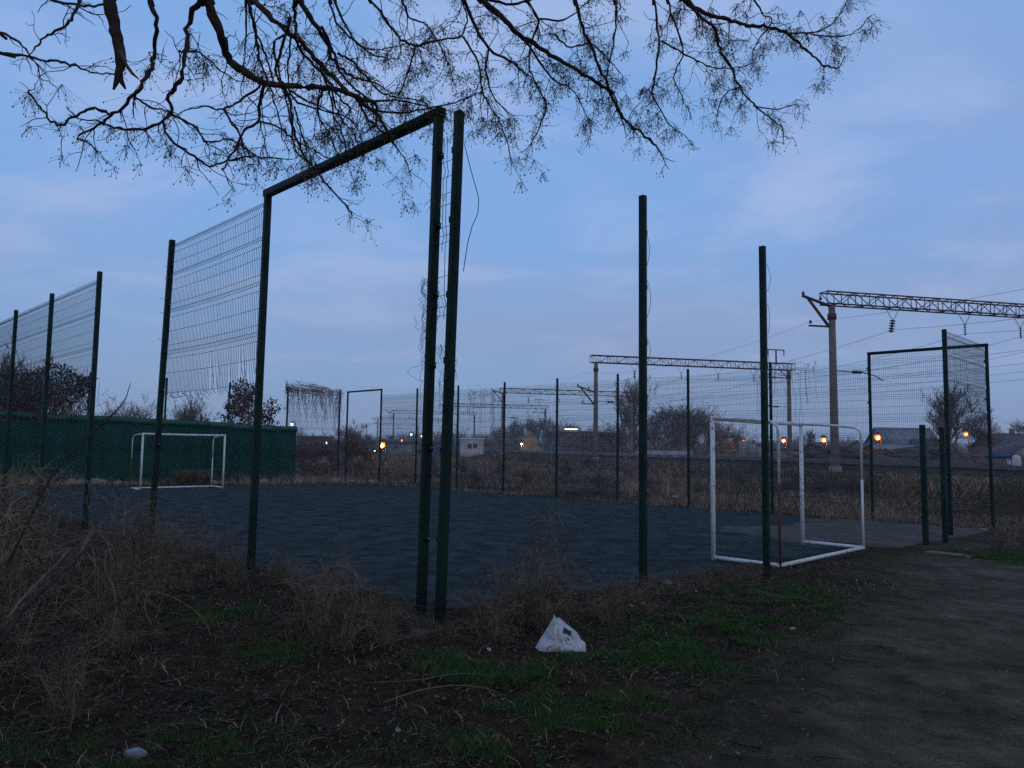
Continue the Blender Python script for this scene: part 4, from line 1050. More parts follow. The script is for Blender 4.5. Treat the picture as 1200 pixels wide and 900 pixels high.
hanging_vine('dead creeper climbing the long mesh fence behind the tall bare post', (UF, 6.6), (UF, 4.6), 4.2, 1.2, 34, 6, r=0.005)
hanging_vine('dead creeper on the long mesh fence behind the twin posts', (UF, 18.4), (UF, 20.5), 4.0, 0.5, 40, 7, r=0.006)
def bindweed(label, v, lean, n, z0, z1, seed, r=0.0018, reach=0.10):
    """dead bindweed wound round a post, with curled free tendrils"""
    rg = np.random.default_rng(seed); K = 22; m = MB(); x0, y0 = P2(0, v)
    for _ in range(n):
        za = rg.uniform(z0, z1 - 0.25); zz = np.linspace(za, min(za + rg.uniform(0.3, 0.9), z1), K)
        an = rg.uniform(0, 6.28) + np.cumsum(rg.normal(0.25, 0.35, K)); rad = 0.062 + reach * np.abs(np.cumsum(rg.normal(0, 0.12, K))) * rg.random()
        f = (zz + 0.3) / (TOP + 0.3)
        m.tubes(np.stack([x0 + lean[0] * f + rad * np.cos(an) - 0.02, y0 + lean[1] * f + rad * np.sin(an), zz], -1)[None], np.full((1, K), r), 3)
    tag(m.build('dead_vine', M['bark']), label, 'vine')
bindweed('wispy dead bindweed twined round the twin post that carries the top bar', 0.27, (0.07, -0.02), 26, 1.9, 3.15, 4)
bindweed('dead bindweed twined round the corner post of the twin pair', 0.0, (0.09, 0.0), 14, 1.6, 2.5, 9)

# ------------------------------------------------------------------ grass, weeds and litter
def ribbons_on(name, X, Y, H, W, lean, mat, seed, K=3, tone=None, zoff=0.0, parent=None):
    rg = np.random.default_rng(seed); n = len(X); Z = terr(X, Y) + zoff
    az = rg.uniform(0, 2 * math.pi, n); L = lean * rg.uniform(0.3, 1.4, n) * H
    t = np.linspace(0, 1, K)
    P = np.stack([X[:, None] + (np.cos(az) * L)[:, None] * t ** 2, Y[:, None] + (np.sin(az) * L)[:, None] * t ** 2,
                  Z[:, None] - 0.01 + H[:, None] * t * (1 - 0.25 * t * lean)], -1)
    sa = rg.uniform(0, 2 * math.pi, n); S = np.stack([np.cos(sa), np.sin(sa), 0 * sa], -1)
    Wd = W[:, None] * np.array([1.0, 0.8, 0.15] if K == 3 else np.linspace(1, 0.12, K))
    m = MB(); m.ribbons(P, Wd, S, rg.random(n) if tone is None else tone)
    return tag(m.build(name, mat, parent), kind='stuff')

# green patches: (x, y, rx, ry, density)
patches = [(0.25, 4.35, 0.75, 0.7, 1.0), (0.0, 5.1, 0.5, 0.6, 1.0), (-0.35, 5.6, 0.4, 0.4, 0.8), (0.75, 4.9, 0.5, 0.4, 0.5), (1.6, 6.6, 0.75, 0.65, 1.1), (2.1, 7.4, 0.7, 0.7, 1.2), (2.8, 8.3, 0.8, 0.7, 1.1),
           (1.2, 6.0, 0.6, 0.5, 0.8), (0.6, 5.9, 0.45, 0.35, 0.7), (-2.85, 7.2, 0.55, 0.45, 0.8), (-1.75, 6.0, 0.35, 0.3, 1.0), (-2.0, 3.85, 0.6, 0.4, 0.7), (-1.5, 4.2, 0.5, 0.4, 0.4),
           (8.6, 13.6, 1.0, 0.9, 0.8), (9.6, 14.2, 1.2, 1.0, 0.7), (3.4, 9.3, 0.6, 0.6, 0.7), (-0.3, 3.6, 0.7, 0.35, 0.6), (0.9, 3.6, 0.5, 0.3, 0.35), (-3.0, 3.9, 0.6, 0.5, 0.5)]
PX, PY = [], []
for x, y, rx, ry, de in patches:
    n = int(9000 * rx * ry * de * 4)
    PX.append(RNG.normal(x, rx * 0.48, n)); PY.append(RNG.normal(y, ry * 0.48, n))
PX, PY = np.concatenate(PX), np.concatenate(PY)
k = (value_noise(PX, PY, 0.22, 61) + 0.7 * value_noise(PX, PY, 0.08, 62) + 0.8 * value_noise(PX, PY, 0.6, 65) > 0.0) & (pitch_mask(PX, PY) < 0.3) & (PY > 2.2)
PX, PY = PX[k], PY[k]; n = len(PX)
ribbons_on('green_grass', PX, PY, RNG.uniform(0.025, 0.085, n) * np.clip(0.8 + 0.8 * value_noise(PX, PY, 0.5, 63), 0.4, 1.4), RNG.uniform(0.0014, 0.003, n) * np.clip(PY / 5, 0.8, 2), 0.6, M['grass'], 1)
# sparse short green and straw over the bare soil
n = 26000; X = RNG.uniform(-5, 6, n); Y = RNG.uniform(2.3, 11, n)
k = (pitch_mask(X, Y) < 0.25) & (path_mask(X, Y) < RNG.random(n) * 0.6) & (value_noise(X, Y, 0.9, 64) > -0.2); X, Y = X[k], Y[k]; n = len(X)
ribbons_on('sparse_grass', X, Y, RNG.uniform(0.015, 0.06, n), RNG.uniform(0.0014, 0.003, n), 0.9, M['grass'], 2)
k = 16000; X = RNG.uniform(-5, 7, k); Y = RNG.uniform(2.3, 12, k)
q = (pitch_mask(X, Y) < 0.25) & (path_mask(X, Y) < RNG.random(k) * 0.5); X, Y = X[q], Y[q]; k = len(X)
ribbons_on('dry_straw', X, Y, RNG.uniform(0.02, 0.12, k), RNG.uniform(0.001, 0.0024, k), 1.4, M['dry'], 3, tone=RNG.random(k) ** 1.5)

# fallen twigs and leaf scraps on the soil
def pebbles():
    n = 26000; X = RNG.uniform(-1, 11, n); Y = 2.3 + 12 * RNG.random(n) ** 1.3; k = path_mask(X, Y) > RNG.random(n) * 0.8; X, Y = X[k], Y[k]; n = len(X)
    m = MB(); m.blobs(np.stack([X, Y, terr(X, Y) + 0.001], -1), np.clip(RNG.gamma(1.6, 0.0022, n), 0.0015, 0.018), 0.7, tone=RNG.random(n) ** 2)
    tag(m.build('pebbles', blade_material('pebble', (0.03, 0.024, 0.017), (0.19, 0.15, 0.11))), kind='stuff')
    n = 1500; u = RNG.uniform(0.6, 17.5, n); v = 0.4 + 25 * RNG.random(n) ** 1.6; X, Y = P2(u, v); s_ = RNG.uniform(0.012, 0.04, n); C = np.stack([X, Y, base_h(X, Y) + 0.035], -1)
    a = RNG.uniform(0, 6.28, n); D1 = np.stack([np.cos(a), np.sin(a), RNG.normal(0, 0.2, n)], -1); D2 = np.stack([-np.sin(a), np.cos(a), RNG.normal(0, 0.3, n)], -1)
    m = MB(); m.add(np.stack([C - D1 * s_[:, None], C + D2 * s_[:, None] * 0.5, C + D1 * s_[:, None], C - D2 * s_[:, None] * 0.5], 1).reshape(-1, 3), np.arange(n * 4).reshape(-1, 4), tone=np.repeat(RNG.random(n) ** 2, 4))
    tag(m.build('blown_leaves', M['litter']), kind='stuff')
pebbles()
def litter():
    n = 32000; X = RNG.uniform(-5, 6.5, n); Y = 2.2 + 9.5 * RNG.random(n) ** 1.35
    d = 0.55 + value_noise(X, Y, 0.8, 71); k = (pitch_mask(X, Y) < 0.25) & (RNG.random(n) < d) & (path_mask(X, Y) < RNG.random(n) * 0.9); X, Y = X[k], Y[k]; n = len(X)
    K = 4; a = RNG.uniform(0, math.pi, n); L = RNG.gamma(2.0, 0.035, n) + 0.02; t = np.linspace(-0.5, 0.5, K); cv = RNG.normal(0, 0.15, n)
    PXl = X[:, None] + np.cos(a)[:, None] * t * L[:, None] - np.sin(a)[:, None] * (cv * L)[:, None] * (t ** 2 * 4)
    PYl = Y[:, None] + np.sin(a)[:, None] * t * L[:, None] + np.cos(a)[:, None] * (cv * L)[:, None] * (t ** 2 * 4)
    P = np.stack([PXl, PYl, terr(PXl, PYl) + 0.004 + RNG.uniform(0, 0.02, (n, 1))], -1)
    m = MB(); m.tubes(P, np.clip(RNG.gamma(2, 0.0009, n), 0.0008, 0.005)[:, None] * np.ones(K), 3, tone=RNG.random(n) ** 3.6)
    n = 45000; X = RNG.uniform(-5, 6.5, n); Y = 2.2 + 10 * RNG.random(n) ** 1.35
    k = (pitch_mask(X, Y) < 0.25) & (path_mask(X, Y) < RNG.random(n) * 0.8); X, Y = X[k], Y[k]; n = len(X)
    C = np.stack([X, Y, terr(X, Y) + 0.006 + RNG.uniform(0, 0.012, n)], -1); s = RNG.uniform(0.006, 0.02, n)
    D1 = RNG.normal(size=(n, 3)) * np.array((1, 1, 0.25)); D1 /= np.linalg.norm(D1, axis=1, keepdims=True)
    D2 = np.cross(D1, np.array((0, 0, 1.0)) + 0.4 * RNG.normal(size=(n, 3))); D2 /= np.linalg.norm(D2, axis=1, keepdims=True)
    V = np.stack([C - D1 * s[:, None], C + D2 * s[:, None] * 0.5, C + D1 * s[:, None], C - D2 * s[:, None] * 0.5], 1).reshape(-1, 3)
    m.add(V, np.arange(n * 4).reshape(-1, 4), tone=np.repeat(RNG.random(n) ** 3, 4))
    tag(m.build('leaf_litter', M['litter']), kind='stuff')
litter()

# tall dry grass beyond the pitch, up to the tracks
def far_dry():
    n = 150000
    Y = 14 + 76 * RNG.random(n) ** 1.5; X = (RNG.random(n) * 1.5 - 0.75) * Y
    u, v = to_uv(X, Y); w = RN[0] * X + RN[1] * Y
    k = ((u > 17.9) | (v > 26.3)) & (w < 30.2) & (v > -1.5 - 3.5 * (u > 18.2)) & ((u > -1) | (v < 26)) & (value_noise(X, Y, 2.6, 81) + 0.8 * value_noise(X, Y, 0.9, 82) > -0.2)
    X, Y = X[k], Y[k]; u, v = to_uv(X, Y); n = len(X); w = RN[0] * X + RN[1] * Y
    H = RNG.uniform(0.10, 0.62, n) * (0.35 + 1.5 * np.clip(value_noise(X, Y, 3.5, 83) + 0.8 * value_noise(X, Y, 1.1, 85) + 0.2, 0, 1)) * np.where(v < 2.5, 0.55, 1.0) * np.where(w > 26, 0.5, 1)
    ribbons_on('tall_dry_grass', X, Y, H, 0.003 + 0.00018 * Y, 0.95, M['dry'], 4, K=4, tone=np.clip((0.15 + 0.75 * RNG.random(n)) * (0.85 + 1.1 * value_noise(X, Y, 3, 84) + 0.7 * value_noise(X, Y, 0.9, 86)), 0, 1))
    n = 30000; Y = 50 + 110 * RNG.random(n); X = (RNG.random(n) * 1.4 - 0.7) * Y; w = RN[0] * X + RN[1] * Y
    k = ((w > 50) | (w < 26)); X, Y = X[k], Y[k]; n = len(X)
    ribbons_on('far_scrub_grass', X, Y, RNG.uniform(0.3, 0.9, n), 0.004 + 0.00035 * Y, 0.5, M['dry'], 5, K=3, tone=0.5 * RNG.random(n))
far_dry()

# dry weeds: each plant one thing
def weed_mesh(seed, h, spread, stems, twigs=7, r=0.0022, arch=0.5, seeds=0.0):
    rg = np.random.default_rng(seed); K = 7; t = np.linspace(0, 1, K)
    az = rg.uniform(0, 2 * math.pi, stems); out = rg.uniform(0.1, 1.0, stems) * spread; H = h * rg.uniform(0.12, 1.0, stems) ** 0.9
    b = rg.normal(0, spread * 0.16, (stems, 2))
    wig = np.cumsum(rg.normal(0, 0.035, (stems, K, 3)), 1) * h; wig[:, 0] = 0
    P = np.stack([b[:, :1] + (np.cos(az) * out)[:, None] * t ** (1.2 + arch), b[:, 1:] + (np.sin(az) * out)[:, None] * t ** (1.2 + arch), -0.03 + H[:, None] * np.sin(t * (math.pi / 2) * (1 + 0.5 * arch * rg.random((stems, 1))))], -1) + wig
    P[..., 2] = np.maximum(P[..., 2], -0.03)
    R = r * rg.uniform(0.6, 1.5, (stems, 1)) * np.linspace(1, 0.45, K)
    m = MB(); tone = rg.random(stems) ** 1.5; m.tubes(P, R, 3, tone=tone)
    n = stems * twigs; i = rg.integers(0, stems, n); s = rg.integers(1, K - 1, n); base = P[i, s]
    tan = P[i, s + 1] - P[i, s]; tan /= np.linalg.norm(tan, axis=1, keepdims=True) + 1e-9
    d = tan * 0.7 + rg.normal(size=(n, 3)) * 0.55 + np.array((0, 0, 0.15)); d /= np.linalg.norm(d, axis=1, keepdims=True)
    L = h * rg.uniform(0.08, 0.34, n); K2 = 4; t2 = np.linspace(0, 1, K2)
    wig = np.cumsum(rg.normal(0, 0.06, (n, K2, 3)), 1) * L[:, None, None]; wig[:, 0] = 0
    Q = base[:, None] + d[:, None] * (L[:, None] * t2)[..., None] + wig; Q[..., 2] = np.maximum(Q[..., 2] - 0.15 * L[:, None] * t2 ** 2, -0.02)
    m.tubes(Q, r * 0.55 * np.ones((n, K2)) * np.linspace(1, 0.6, K2), 3, tone=np.clip(tone[i] + rg.normal(0, 0.15, n), 0, 1))
    if seeds:
        tips = Q[rg.random(n) < seeds, -1]; m.blobs(np.repeat(tips, 3, 0) + rg.normal(0, 0.008, (len(tips) * 3, 3)), 0.004, tone=np.full(len(tips) * 3, 0.35))
    return m.mesh('dry_weed', M['weed'])
WE = [weed_mesh(201, 0.85, 0.45, 40, 9, r=0.0027), weed_mesh(202, 0.6, 0.65, 52, 8, r=0.0026, arch=1.1), weed_mesh(203, 1.0, 0.35, 26, 14, r=0.0026, seeds=0.4), weed_mesh(204, 0.45, 0.45, 80, 6), weed_mesh(205, 1.35, 0.9, 44, 10, r=0.0046, arch=1.0), weed_mesh(206, 0.65, 0.65, 50, 11, arch=1.2, seeds=0.15)]
def weed(kind, x, y, s, label, group=None, name='dry_weed', zs=1.0):
    o = linked(name, WE[kind], None, on(x, y), (random.uniform(-0.08, 0.08), random.uniform(-0.08, 0.08), random.uniform(0, 6.28)), (s, s, s * zs))
    return tag(o, label, 'weed', group)
GW = 'dry weeds round the twin posts'
for k, x, y, s in ((1, -1.25, 6.45, 0.9), (5, -1.0, 6.15, 0.55), (0, -1.45, 6.9, 0.9), (3, -0.72, 6.5, 0.42), (5, -0.2, 6.75, 0.75), (0, -0.05, 7.0, 0.85), (3, -0.5, 6.3, 0.42), (1, -1.55, 6.35, 0.75), (3, -1.3, 6.0, 0.75), (5, -1.15, 6.85, 0.6), (0, 0.12, 7.05, 0.8), (3, -0.1, 6.4, 0.7), (3, -1.65, 6.7, 1.0)):
    weed(k, x, y, s, 'tangled brown dry weed at the foot of the twin posts', GW)
for k, x, y, s in ((2, 0.28, 7.15, 1.0), (2, 0.45, 7.4, 0.95)):
    weed(k, x, y, s, 'tall wispy dry weed standing behind the white bag', 'tall wispy weeds behind the bag')
for k, x, y, s in ((3, 0.25, 7.0, 0.9), (0, 0.5, 7.2, 0.55), (3, 0.75, 7.4, 0.8), (3, 1.0, 7.75, 0.8), (3, 1.25, 8.1, 0.7), (1, 0.35, 6.75, 0.5), (3, 1.55, 8.5, 0.65), (3, 1.9, 8.85, 0.7), (3, 2.3, 9.2, 0.6), (3, 2.7, 9.7, 0.55), (3, 3.1, 10.1, 0.5), (3, 0.95, 7.1, 0.6), (3, 1.3, 7.5, 0.55)):
    weed(k, x, y, s, 'low dry weed on the pitch edge between the white bag and the bare posts', 'low weeds along the near goal line')
for k, x, y, s in ((3, -2.75, 9.1, 0.5), (3, -3.1, 8.9, 0.55), (0, -3.4, 9.3, 0.8), (3, -2.5, 8.6, 0.9), (0, -4.0, 9.7, 0.8), (1, -4.4, 10.2, 0.8), (2, -3.65, 9.2, 0.8), (3, -3.4, 8.2, 0.6), (1, -2.2, 8.3, 0.5), (3, -1.9, 7.7, 0.7), (1, -1.7, 7.4, 0.6), (2, -4.3, 9.4, 0.85), (3, -2.95, 8.5, 0.5), (0, -4.9, 10.8, 0.9), (0, -5.5, 11.4, 0.9)):
    weed(k, x, y, s, 'brown dry weed along the entrance frame and its torn panel', 'weeds along the entrance side')
for k, x, y, s in ((4, -3.45, 5.0, 0.75), (4, -3.9, 5.8, 0.85), (4, -4.6, 6.8, 0.95), (4, -3.6, 6.9, 0.7), (5, -2.95, 5.9, 0.8), (4, -5.2, 8.0, 1.0), (5, -2.85, 5.1, 0.7), (5, -3.0, 4.2, 0.6), (4, -4.1, 8.3, 0.8), (3, -2.5, 4.5, 0.7), (4, -5.9, 9.2, 1.0), (4, -6.6, 10.4, 1.0), (5, -3.5, 7.7, 0.9), (5, -2.75, 3.6, 0.5)):
    weed(k, x, y, s, 'sprawling dry bush in the thicket at the side of the entrance', 'dry thicket beside the entrance', 'dry_bush')
for k, x, y, s in ((0, 9.7, 15.2, 0.9), (1, 10.3, 15.8, 1.0), (0, 11.2, 16.5, 1.0), (3, 9.2, 14.6, 0.9), (1, 12.0, 17.5, 1.0)):
    weed(k, x, y, s, 'dry weed clump on the verge by the short post stubs', 'weeds on the verge by the gate')
WE.append(weed_mesh(210, 0.9, 0.55, 150, 9, r=0.006))
for px, d in ((216, 33), (229, 33.5), (243, 33.5)):
    o = linked('dry_bush', WE[6], None, (at(px, d), d, -0.25), (0, 0, random.uniform(0, 6)), (0.9, 0.9, 0.75)); tag(o, 'dark low bush against the hoarding behind the far goal', 'bush', 'bushes against the hoarding')

# dark and pale sticks in the thicket
def stick(label, pts, r0, r1, mat='bark', name='bare_stick'):
    r0, r1 = r0 * 0.62, r1 * 0.62
    pts = np.array(pts); t = np.linspace(0, len(pts) - 1, len(pts) * 4); P = np.stack([np.interp(t, np.arange(len(pts)), pts[:, k]) for k in range(3)], -1)
    for _ in range(3): P[1:-1] = (P[:-2] + 2 * P[1:-1] + P[2:]) / 4
    P[1:-1] += RNG.normal(0, r0 * 0.25, P[1:-1].shape)
    m = MB(); m.tube(P, np.linspace(r0, r1, len(P)), 6); return tag(m.build(name, M[mat], smooth=True), label, 'stick')
M['palestick'] = material('pale_dead_wood', (0.14, 0.10, 0.065), 0.9, 0.3, 20.0, 0.3, 60)
stick('dark bare stick curving up in front of the green hoarding', [site(10, 660, 5.2), site(60, 552, 5.4), site(112, 503, 5.6), site(132, 487, 5.7), site(147, 470, 5.7), site(153, 449, 5.7)], 0.014, 0.004)
stick('dark straight branch slanting up through the dry thicket', [site(0, 755, 3.9), site(35, 705, 4.1), site(75, 670, 4.4), site(100, 645, 4.6)], 0.022, 0.012)
stick('pale dead stalk slanting beside the dark thicket branch', [site(8, 725, 3.9), site(25, 702, 4.0), site(55, 672, 4.2), site(84, 642, 4.4)], 0.011, 0.007, 'palestick')
stick('dark branch reaching across the thicket towards the bare soil', [site(20, 790, 3.7), site(80, 740, 4.1), site(165, 690, 4.8), site(185, 676, 5.0)], 0.016, 0.007)
stick('pale upright dead stem at the rim of the thicket', [site(129, 750, 4.6), site(136, 720, 4.6), site(134, 690, 4.6), site(122, 666, 4.65), site(124, 645, 4.7)], 0.012, 0.006, 'palestick')
stick('pale arched dead stem over the soil beside the thicket', [site(180, 735, 5.0), site(168, 715, 5.0), site(172, 690, 5.1), site(205, 700, 5.2), site(238, 722, 5.2), site(247, 745, 5.0)], 0.006, 0.004, 'palestick')
stick('long pale stalk at the very edge of the thicket', [site(0, 628, 4.2), site(15, 622, 4.3), site(30, 617, 4.4), site(60, 612, 4.6)], 0.010, 0.005, 'palestick')
stick('dry branch lying on the soil before the twin posts', [on(-0.75, 4.75, 0.02), on(-0.5, 4.95, 0.03), on(-0.25, 5.0, 0.04), on(-0.05, 4.92, 0.02)], 0.009, 0.004, 'palestick')
stick('thin dry twig lying across the soil by the dry branch', [on(-0.9, 5.15, 0.03), on(-0.6, 5.05, 0.05), on(-0.3, 5.2, 0.06), on(-0.05, 5.25, 0.02)], 0.006, 0.003, 'palestick')
stick('long pale twig lying over the weeds in front of the twin posts', [site(430, 762, 6.0), site(480, 745, 6.2), site(520, 737, 6.3), site(565, 734, 6.3)], 0.006, 0.003, 'palestick')
stick('pale stick lying in the grass by the tall bare post', [site(882, 690, 8.0), site(910, 700, 7.7), site(938, 700, 7.7), site(960, 708, 7.5)], 0.006, 0.003, 'palestick')

# ------------------------------------------------------------------ litter on the ground
def crumpled_bag():
    """white film sack slumped into a low tent, creased flat facets, one dark print"""
    cx, cy = 0.42, 6.2; z0 = th(cx, cy); rg = np.random.default_rng(12)
    # front silhouette (x, z) left to right, then a back row lower and behind
    front = [(-0.20, 0.0), (-0.185, 0.055), (-0.15, 0.105), (-0.11, 0.19), (-0.085, 0.245), (-0.068, 0.285), (-0.052, 0.272), (-0.040, 0.255), (-0.02, 0.262), (0.02, 0.225), (0.07, 0.185), (0.12, 0.135), (0.155, 0.085), (0.19, 0.045), (0.20, 0.012)]
    n = len(front); k = 9; rows = []
    for j in range(k):
        f = j / (k - 1)                       # 0 = foot of the front face, 1 = ridge
        rows.append([(x * (1.0 - 0.04 * math.sin(f * math.pi)) + rg.normal(0, 0.007), -0.13 + 0.15 * f + rg.normal(0, 0.010) - 0.02 * math.sin(f * math.pi), max(z * f + rg.normal(0, 0.004) * (0 < f < 1), 0.0)) for x, z in front])
    for f in (0.75, 0.4, 0.0):
        rows.append([(x * 0.96 + rg.normal(0, 0.008), 0.02 + 0.14 * (1 - f) + rg.normal(0, 0.008), z * f) for x, z in front])
    V = np.array(rows)
    def up(A, ax, n_):
        t_ = np.linspace(0, A.shape[ax] - 1, n_); i0 = np.minimum(t_.astype(int), A.shape[ax] - 2); f = (t_ - i0).reshape([-1 if q == ax else 1 for q in range(3)])
        return np.take(A, i0, ax) * (1 - f) + np.take(A, i0 + 1, ax) * f
    V = up(up(V, 0, 60), 1, 84)
    for _ in range(2): V[1:-1] = (V[:-2] + 2 * V[1:-1] + V[2:]) / 4; V[:, 1:-1] = (V[:, :-2] + 2 * V[:, 1:-1] + V[:, 2:]) / 4
    a_, c_ = V[..., 0] + 0.5 * V[..., 1], V[..., 2] - 0.4 * V[..., 1]
    rdg = lambda s_, k_: 0.25 - np.abs(value_noise(a_ * 0.9 + c_ * 0.5, c_ - a_ * 0.35, s_, k_))
    V[..., 1] -= 0.050 * rdg(0.085, 93) + 0.026 * rdg(0.035, 94) + 0.010 * rdg(0.015, 95)
    V[..., 2] += np.where(V[..., 2] > 0.02, 0.020 * rdg(0.05, 96), 0)
    h_, w_ = V.shape[:2]; ids = np.arange(h_ * w_).reshape(h_, w_)
    m = MB(); m.add(V.reshape(-1, 3), np.stack([ids[:-1, :-1], ids[:-1, 1:], ids[1:, 1:], ids[1:, :-1]], -1).reshape(-1, 4))
    mat = material('white_film', (0.46, 0.43, 0.39), 0.5, 0.22, 11.0, spec=0.3)
    t = mat.node_tree; b = t.nodes['Principled BSDF']; src = b.inputs['Base Color'].links[0].from_socket
    def N(ty, **kw):
        nn = t.nodes.new(ty)
        for a_, v_ in kw.items(): setattr(nn, a_, v_)
        return nn
    gc = N('ShaderNodeTexCoord')
    vo = N('ShaderNodeTexVoronoi', feature='DISTANCE_TO_EDGE'); vo.inputs['Scale'].default_value = 13.0
    t.links.new(gc.outputs['Object'], vo.inputs['Vector'])
    bp = N('ShaderNodeBump'); bp.inputs['Strength'].default_value = 0.5; bp.inputs['Distance'].default_value = 0.02
    t.links.new(vo.outputs['Distance'], bp.inputs['Height']); t.links.new(bp.outputs[0], b.inputs['Normal'])
    def box_mask(x, z, w2, h2, rot):
        mpn = N('ShaderNodeMapping', vector_type='TEXTURE'); mpn.inputs['Location'].default_value = (x, 0, z); mpn.inputs['Rotation'].default_value = (0, rot, 0)
        t.links.new(gc.outputs['Object'], mpn.inputs['Vector']); sp = N('ShaderNodeSeparateXYZ'); t.links.new(mpn.outputs[0], sp.inputs[0])
        r_ = None
        for so, lim in (('X', w2), ('Z', h2)):
            ab = N('ShaderNodeMath', operation='ABSOLUTE'); t.links.new(sp.outputs[so], ab.inputs[0])
            lt = N('ShaderNodeMath', operation='LESS_THAN'); lt.inputs[1].default_value = lim; t.links.new(ab.outputs[0], lt.inputs[0])
            if r_ is None: r_ = lt
            else:
                mu = N('ShaderNodeMath', operation='MULTIPLY'); t.links.new(r_.outputs[0], mu.inputs[0]); t.links.new(lt.outputs[0], mu.inputs[1]); r_ = mu
        return r_
    col = src
    for x, z, w2, h2, rot in ((0.040, 0.150, 0.036, 0.017, 0.42), (0.018, 0.160, 0.012, 0.020, 0.42), (0.030, 0.108, 0.012, 0.004, 0.35), (0.046, 0.098, 0.006, 0.010, 0.3), (0.022, 0.090, 0.010, 0.004, 0.6), (0.03, 0.072, 0.012, 0.003, 0.2)):
        mk = box_mask(x, z, w2, h2, rot); mx = N('ShaderNodeMix', data_type='RGBA'); mx.inputs[7].default_value = (0.02, 0.02, 0.024, 1)
        t.links.new(mk.outputs[0], mx.inputs[0]); t.links.new(col, mx.inputs[6]); col = mx.outputs[2]
    t.links.new(col, b.inputs['Base Color'])
    o = m.build('plastic_bag', mat, smooth=True)
    o.location = (cx, cy, z0 - 0.012); o.scale = (0.96, 1, 0.9)
    tag(o, 'crumpled white plastic bag with a dark print, lying by the dry weeds', 'bag')
crumpled_bag()
def scrap(label, px, py, s, mat, seed, depth=None, flat=0.35):
    rg = np.random.default_rng(seed)
    d = 0.0
    for k in range(900):      # where the sight line meets the ground
        d = 2.5 + k * 0.05; q = site(px, py, d)
        if q[2] < th(q[0], q[1]): break
    m = MB(); n, kk = 14, 5; V = []
    for j in range(kk + 1):
        ph = -0.5 + j / kk * (math.pi / 2 + 0.5)
        for i in range(n):
            a = 2 * math.pi * i / n; r = s * math.cos(ph) * (1 + 0.3 * math.sin(2 * a + seed) + 0.12 * rg.normal())
            V.append((r * math.cos(a), r * math.sin(a) * 0.6, s * flat * (0.3 + math.sin(ph)) * (1 + 0.2 * rg.normal())))
    ids = np.arange((kk + 1) * n).reshape(kk + 1, n)
    m.add(V, np.stack([ids[:-1], np.roll(ids[:-1], -1, 1), np.roll(ids[1:], -1, 1), ids[1:]], -1).reshape(-1, 4))
    o = m.build('litter_scrap', mat); o.location = (q[0], q[1], th(q[0], q[1])); o.rotation_euler = (0, 0, rg.uniform(0, 6)); tag(o, label, 'litter')
LW = material('litter_white', (0.42, 0.40, 0.37), 0.6, 0.2, 30.0, 0.3, 60); LB = material('litter_blue', (0.17, 0.185, 0.19), 0.4, 0.2, 20.0, 0.3, 60)
def carton():
    q = site(160, 876, 3.93); rg = np.random.default_rng(5); V = []
    for z in (0.0, 0.025, 0.05):
        for x in (-0.065, -0.02, 0.025, 0.065):
            for y in (-0.035, 0.0, 0.035): V.append((x * (1 - 2.2 * z * (x > 0)) + rg.normal(0, 0.004), y * (1 - 3 * z) + rg.normal(0, 0.004), z * (1 - 0.4 * (x > 0.03)) + rg.normal(0, 0.003)))
    I = lambda a, b, c: a * 12 + b * 3 + c
    F = [(I(2, b, c), I(2, b + 1, c), I(2, b + 1, c + 1), I(2, b, c + 1)) for b in range(3) for c in range(2)]
    for a in range(2):
        F += [(I(a, b, 0), I(a, b + 1, 0), I(a + 1, b + 1, 0), I(a + 1, b, 0)) for b in range(3)] + [(I(a, b + 1, 2), I(a, b, 2), I(a + 1, b, 2), I(a + 1, b + 1, 2)) for b in range(3)]
        F += [(I(a, 0, c + 1), I(a, 0, c), I(a + 1, 0, c), I(a + 1, 0, c + 1)) for c in range(2)] + [(I(a, 3, c), I(a, 3, c + 1), I(a + 1, 3, c + 1), I(a + 1, 3, c)) for c in range(2)]
    m = MB(); m.add(V, F); o = m.build('crushed_carton', LB); o.scale = (0.75, 0.75, 0.75); o.location = (q[0], q[1], th(q[0], q[1])); o.rotation_euler = (0.1, 0.1, 0.9); tag(o, 'pale blue crushed carton in the grass below the thicket', 'carton')
carton()
scrap('white scrap of film in the grass past the crumpled bag', 740, 711, 0.05, LW, 2)
scrap('small white scrap right beside the film scrap', 754, 708, 0.03, LW, 3)
scrap('clear plastic cup lying by the tall bare post', 783, 685, 0.05, LB, 4, flat=0.7)
scrap('tiny white scrap in the grass right of the plastic cup', 816, 693, 0.022, LW, 5)
scrap('small pale scrap on the bare green patch before the dry branch', 466, 858, 0.028, LB, 6)
scrap('pale crumb of paper on the soil beyond the grass', 929, 737, 0.04, LW, 7, flat=0.2)
scrap('little pale scrap near the goal base on the soil', 1004, 681, 0.025, LW, 8)
scrap('small dark-spotted white scrap under the twin-post weeds', 573, 763, 0.03, LW, 9)
scrap('white scrap in the dry grass at the foot of the long mesh fence', 791, 583, 0.16, LW, 10)
scrap('pale stone by the weeds on the verge at the gate', 1152, 622, 0.12, M['stone'], 11)
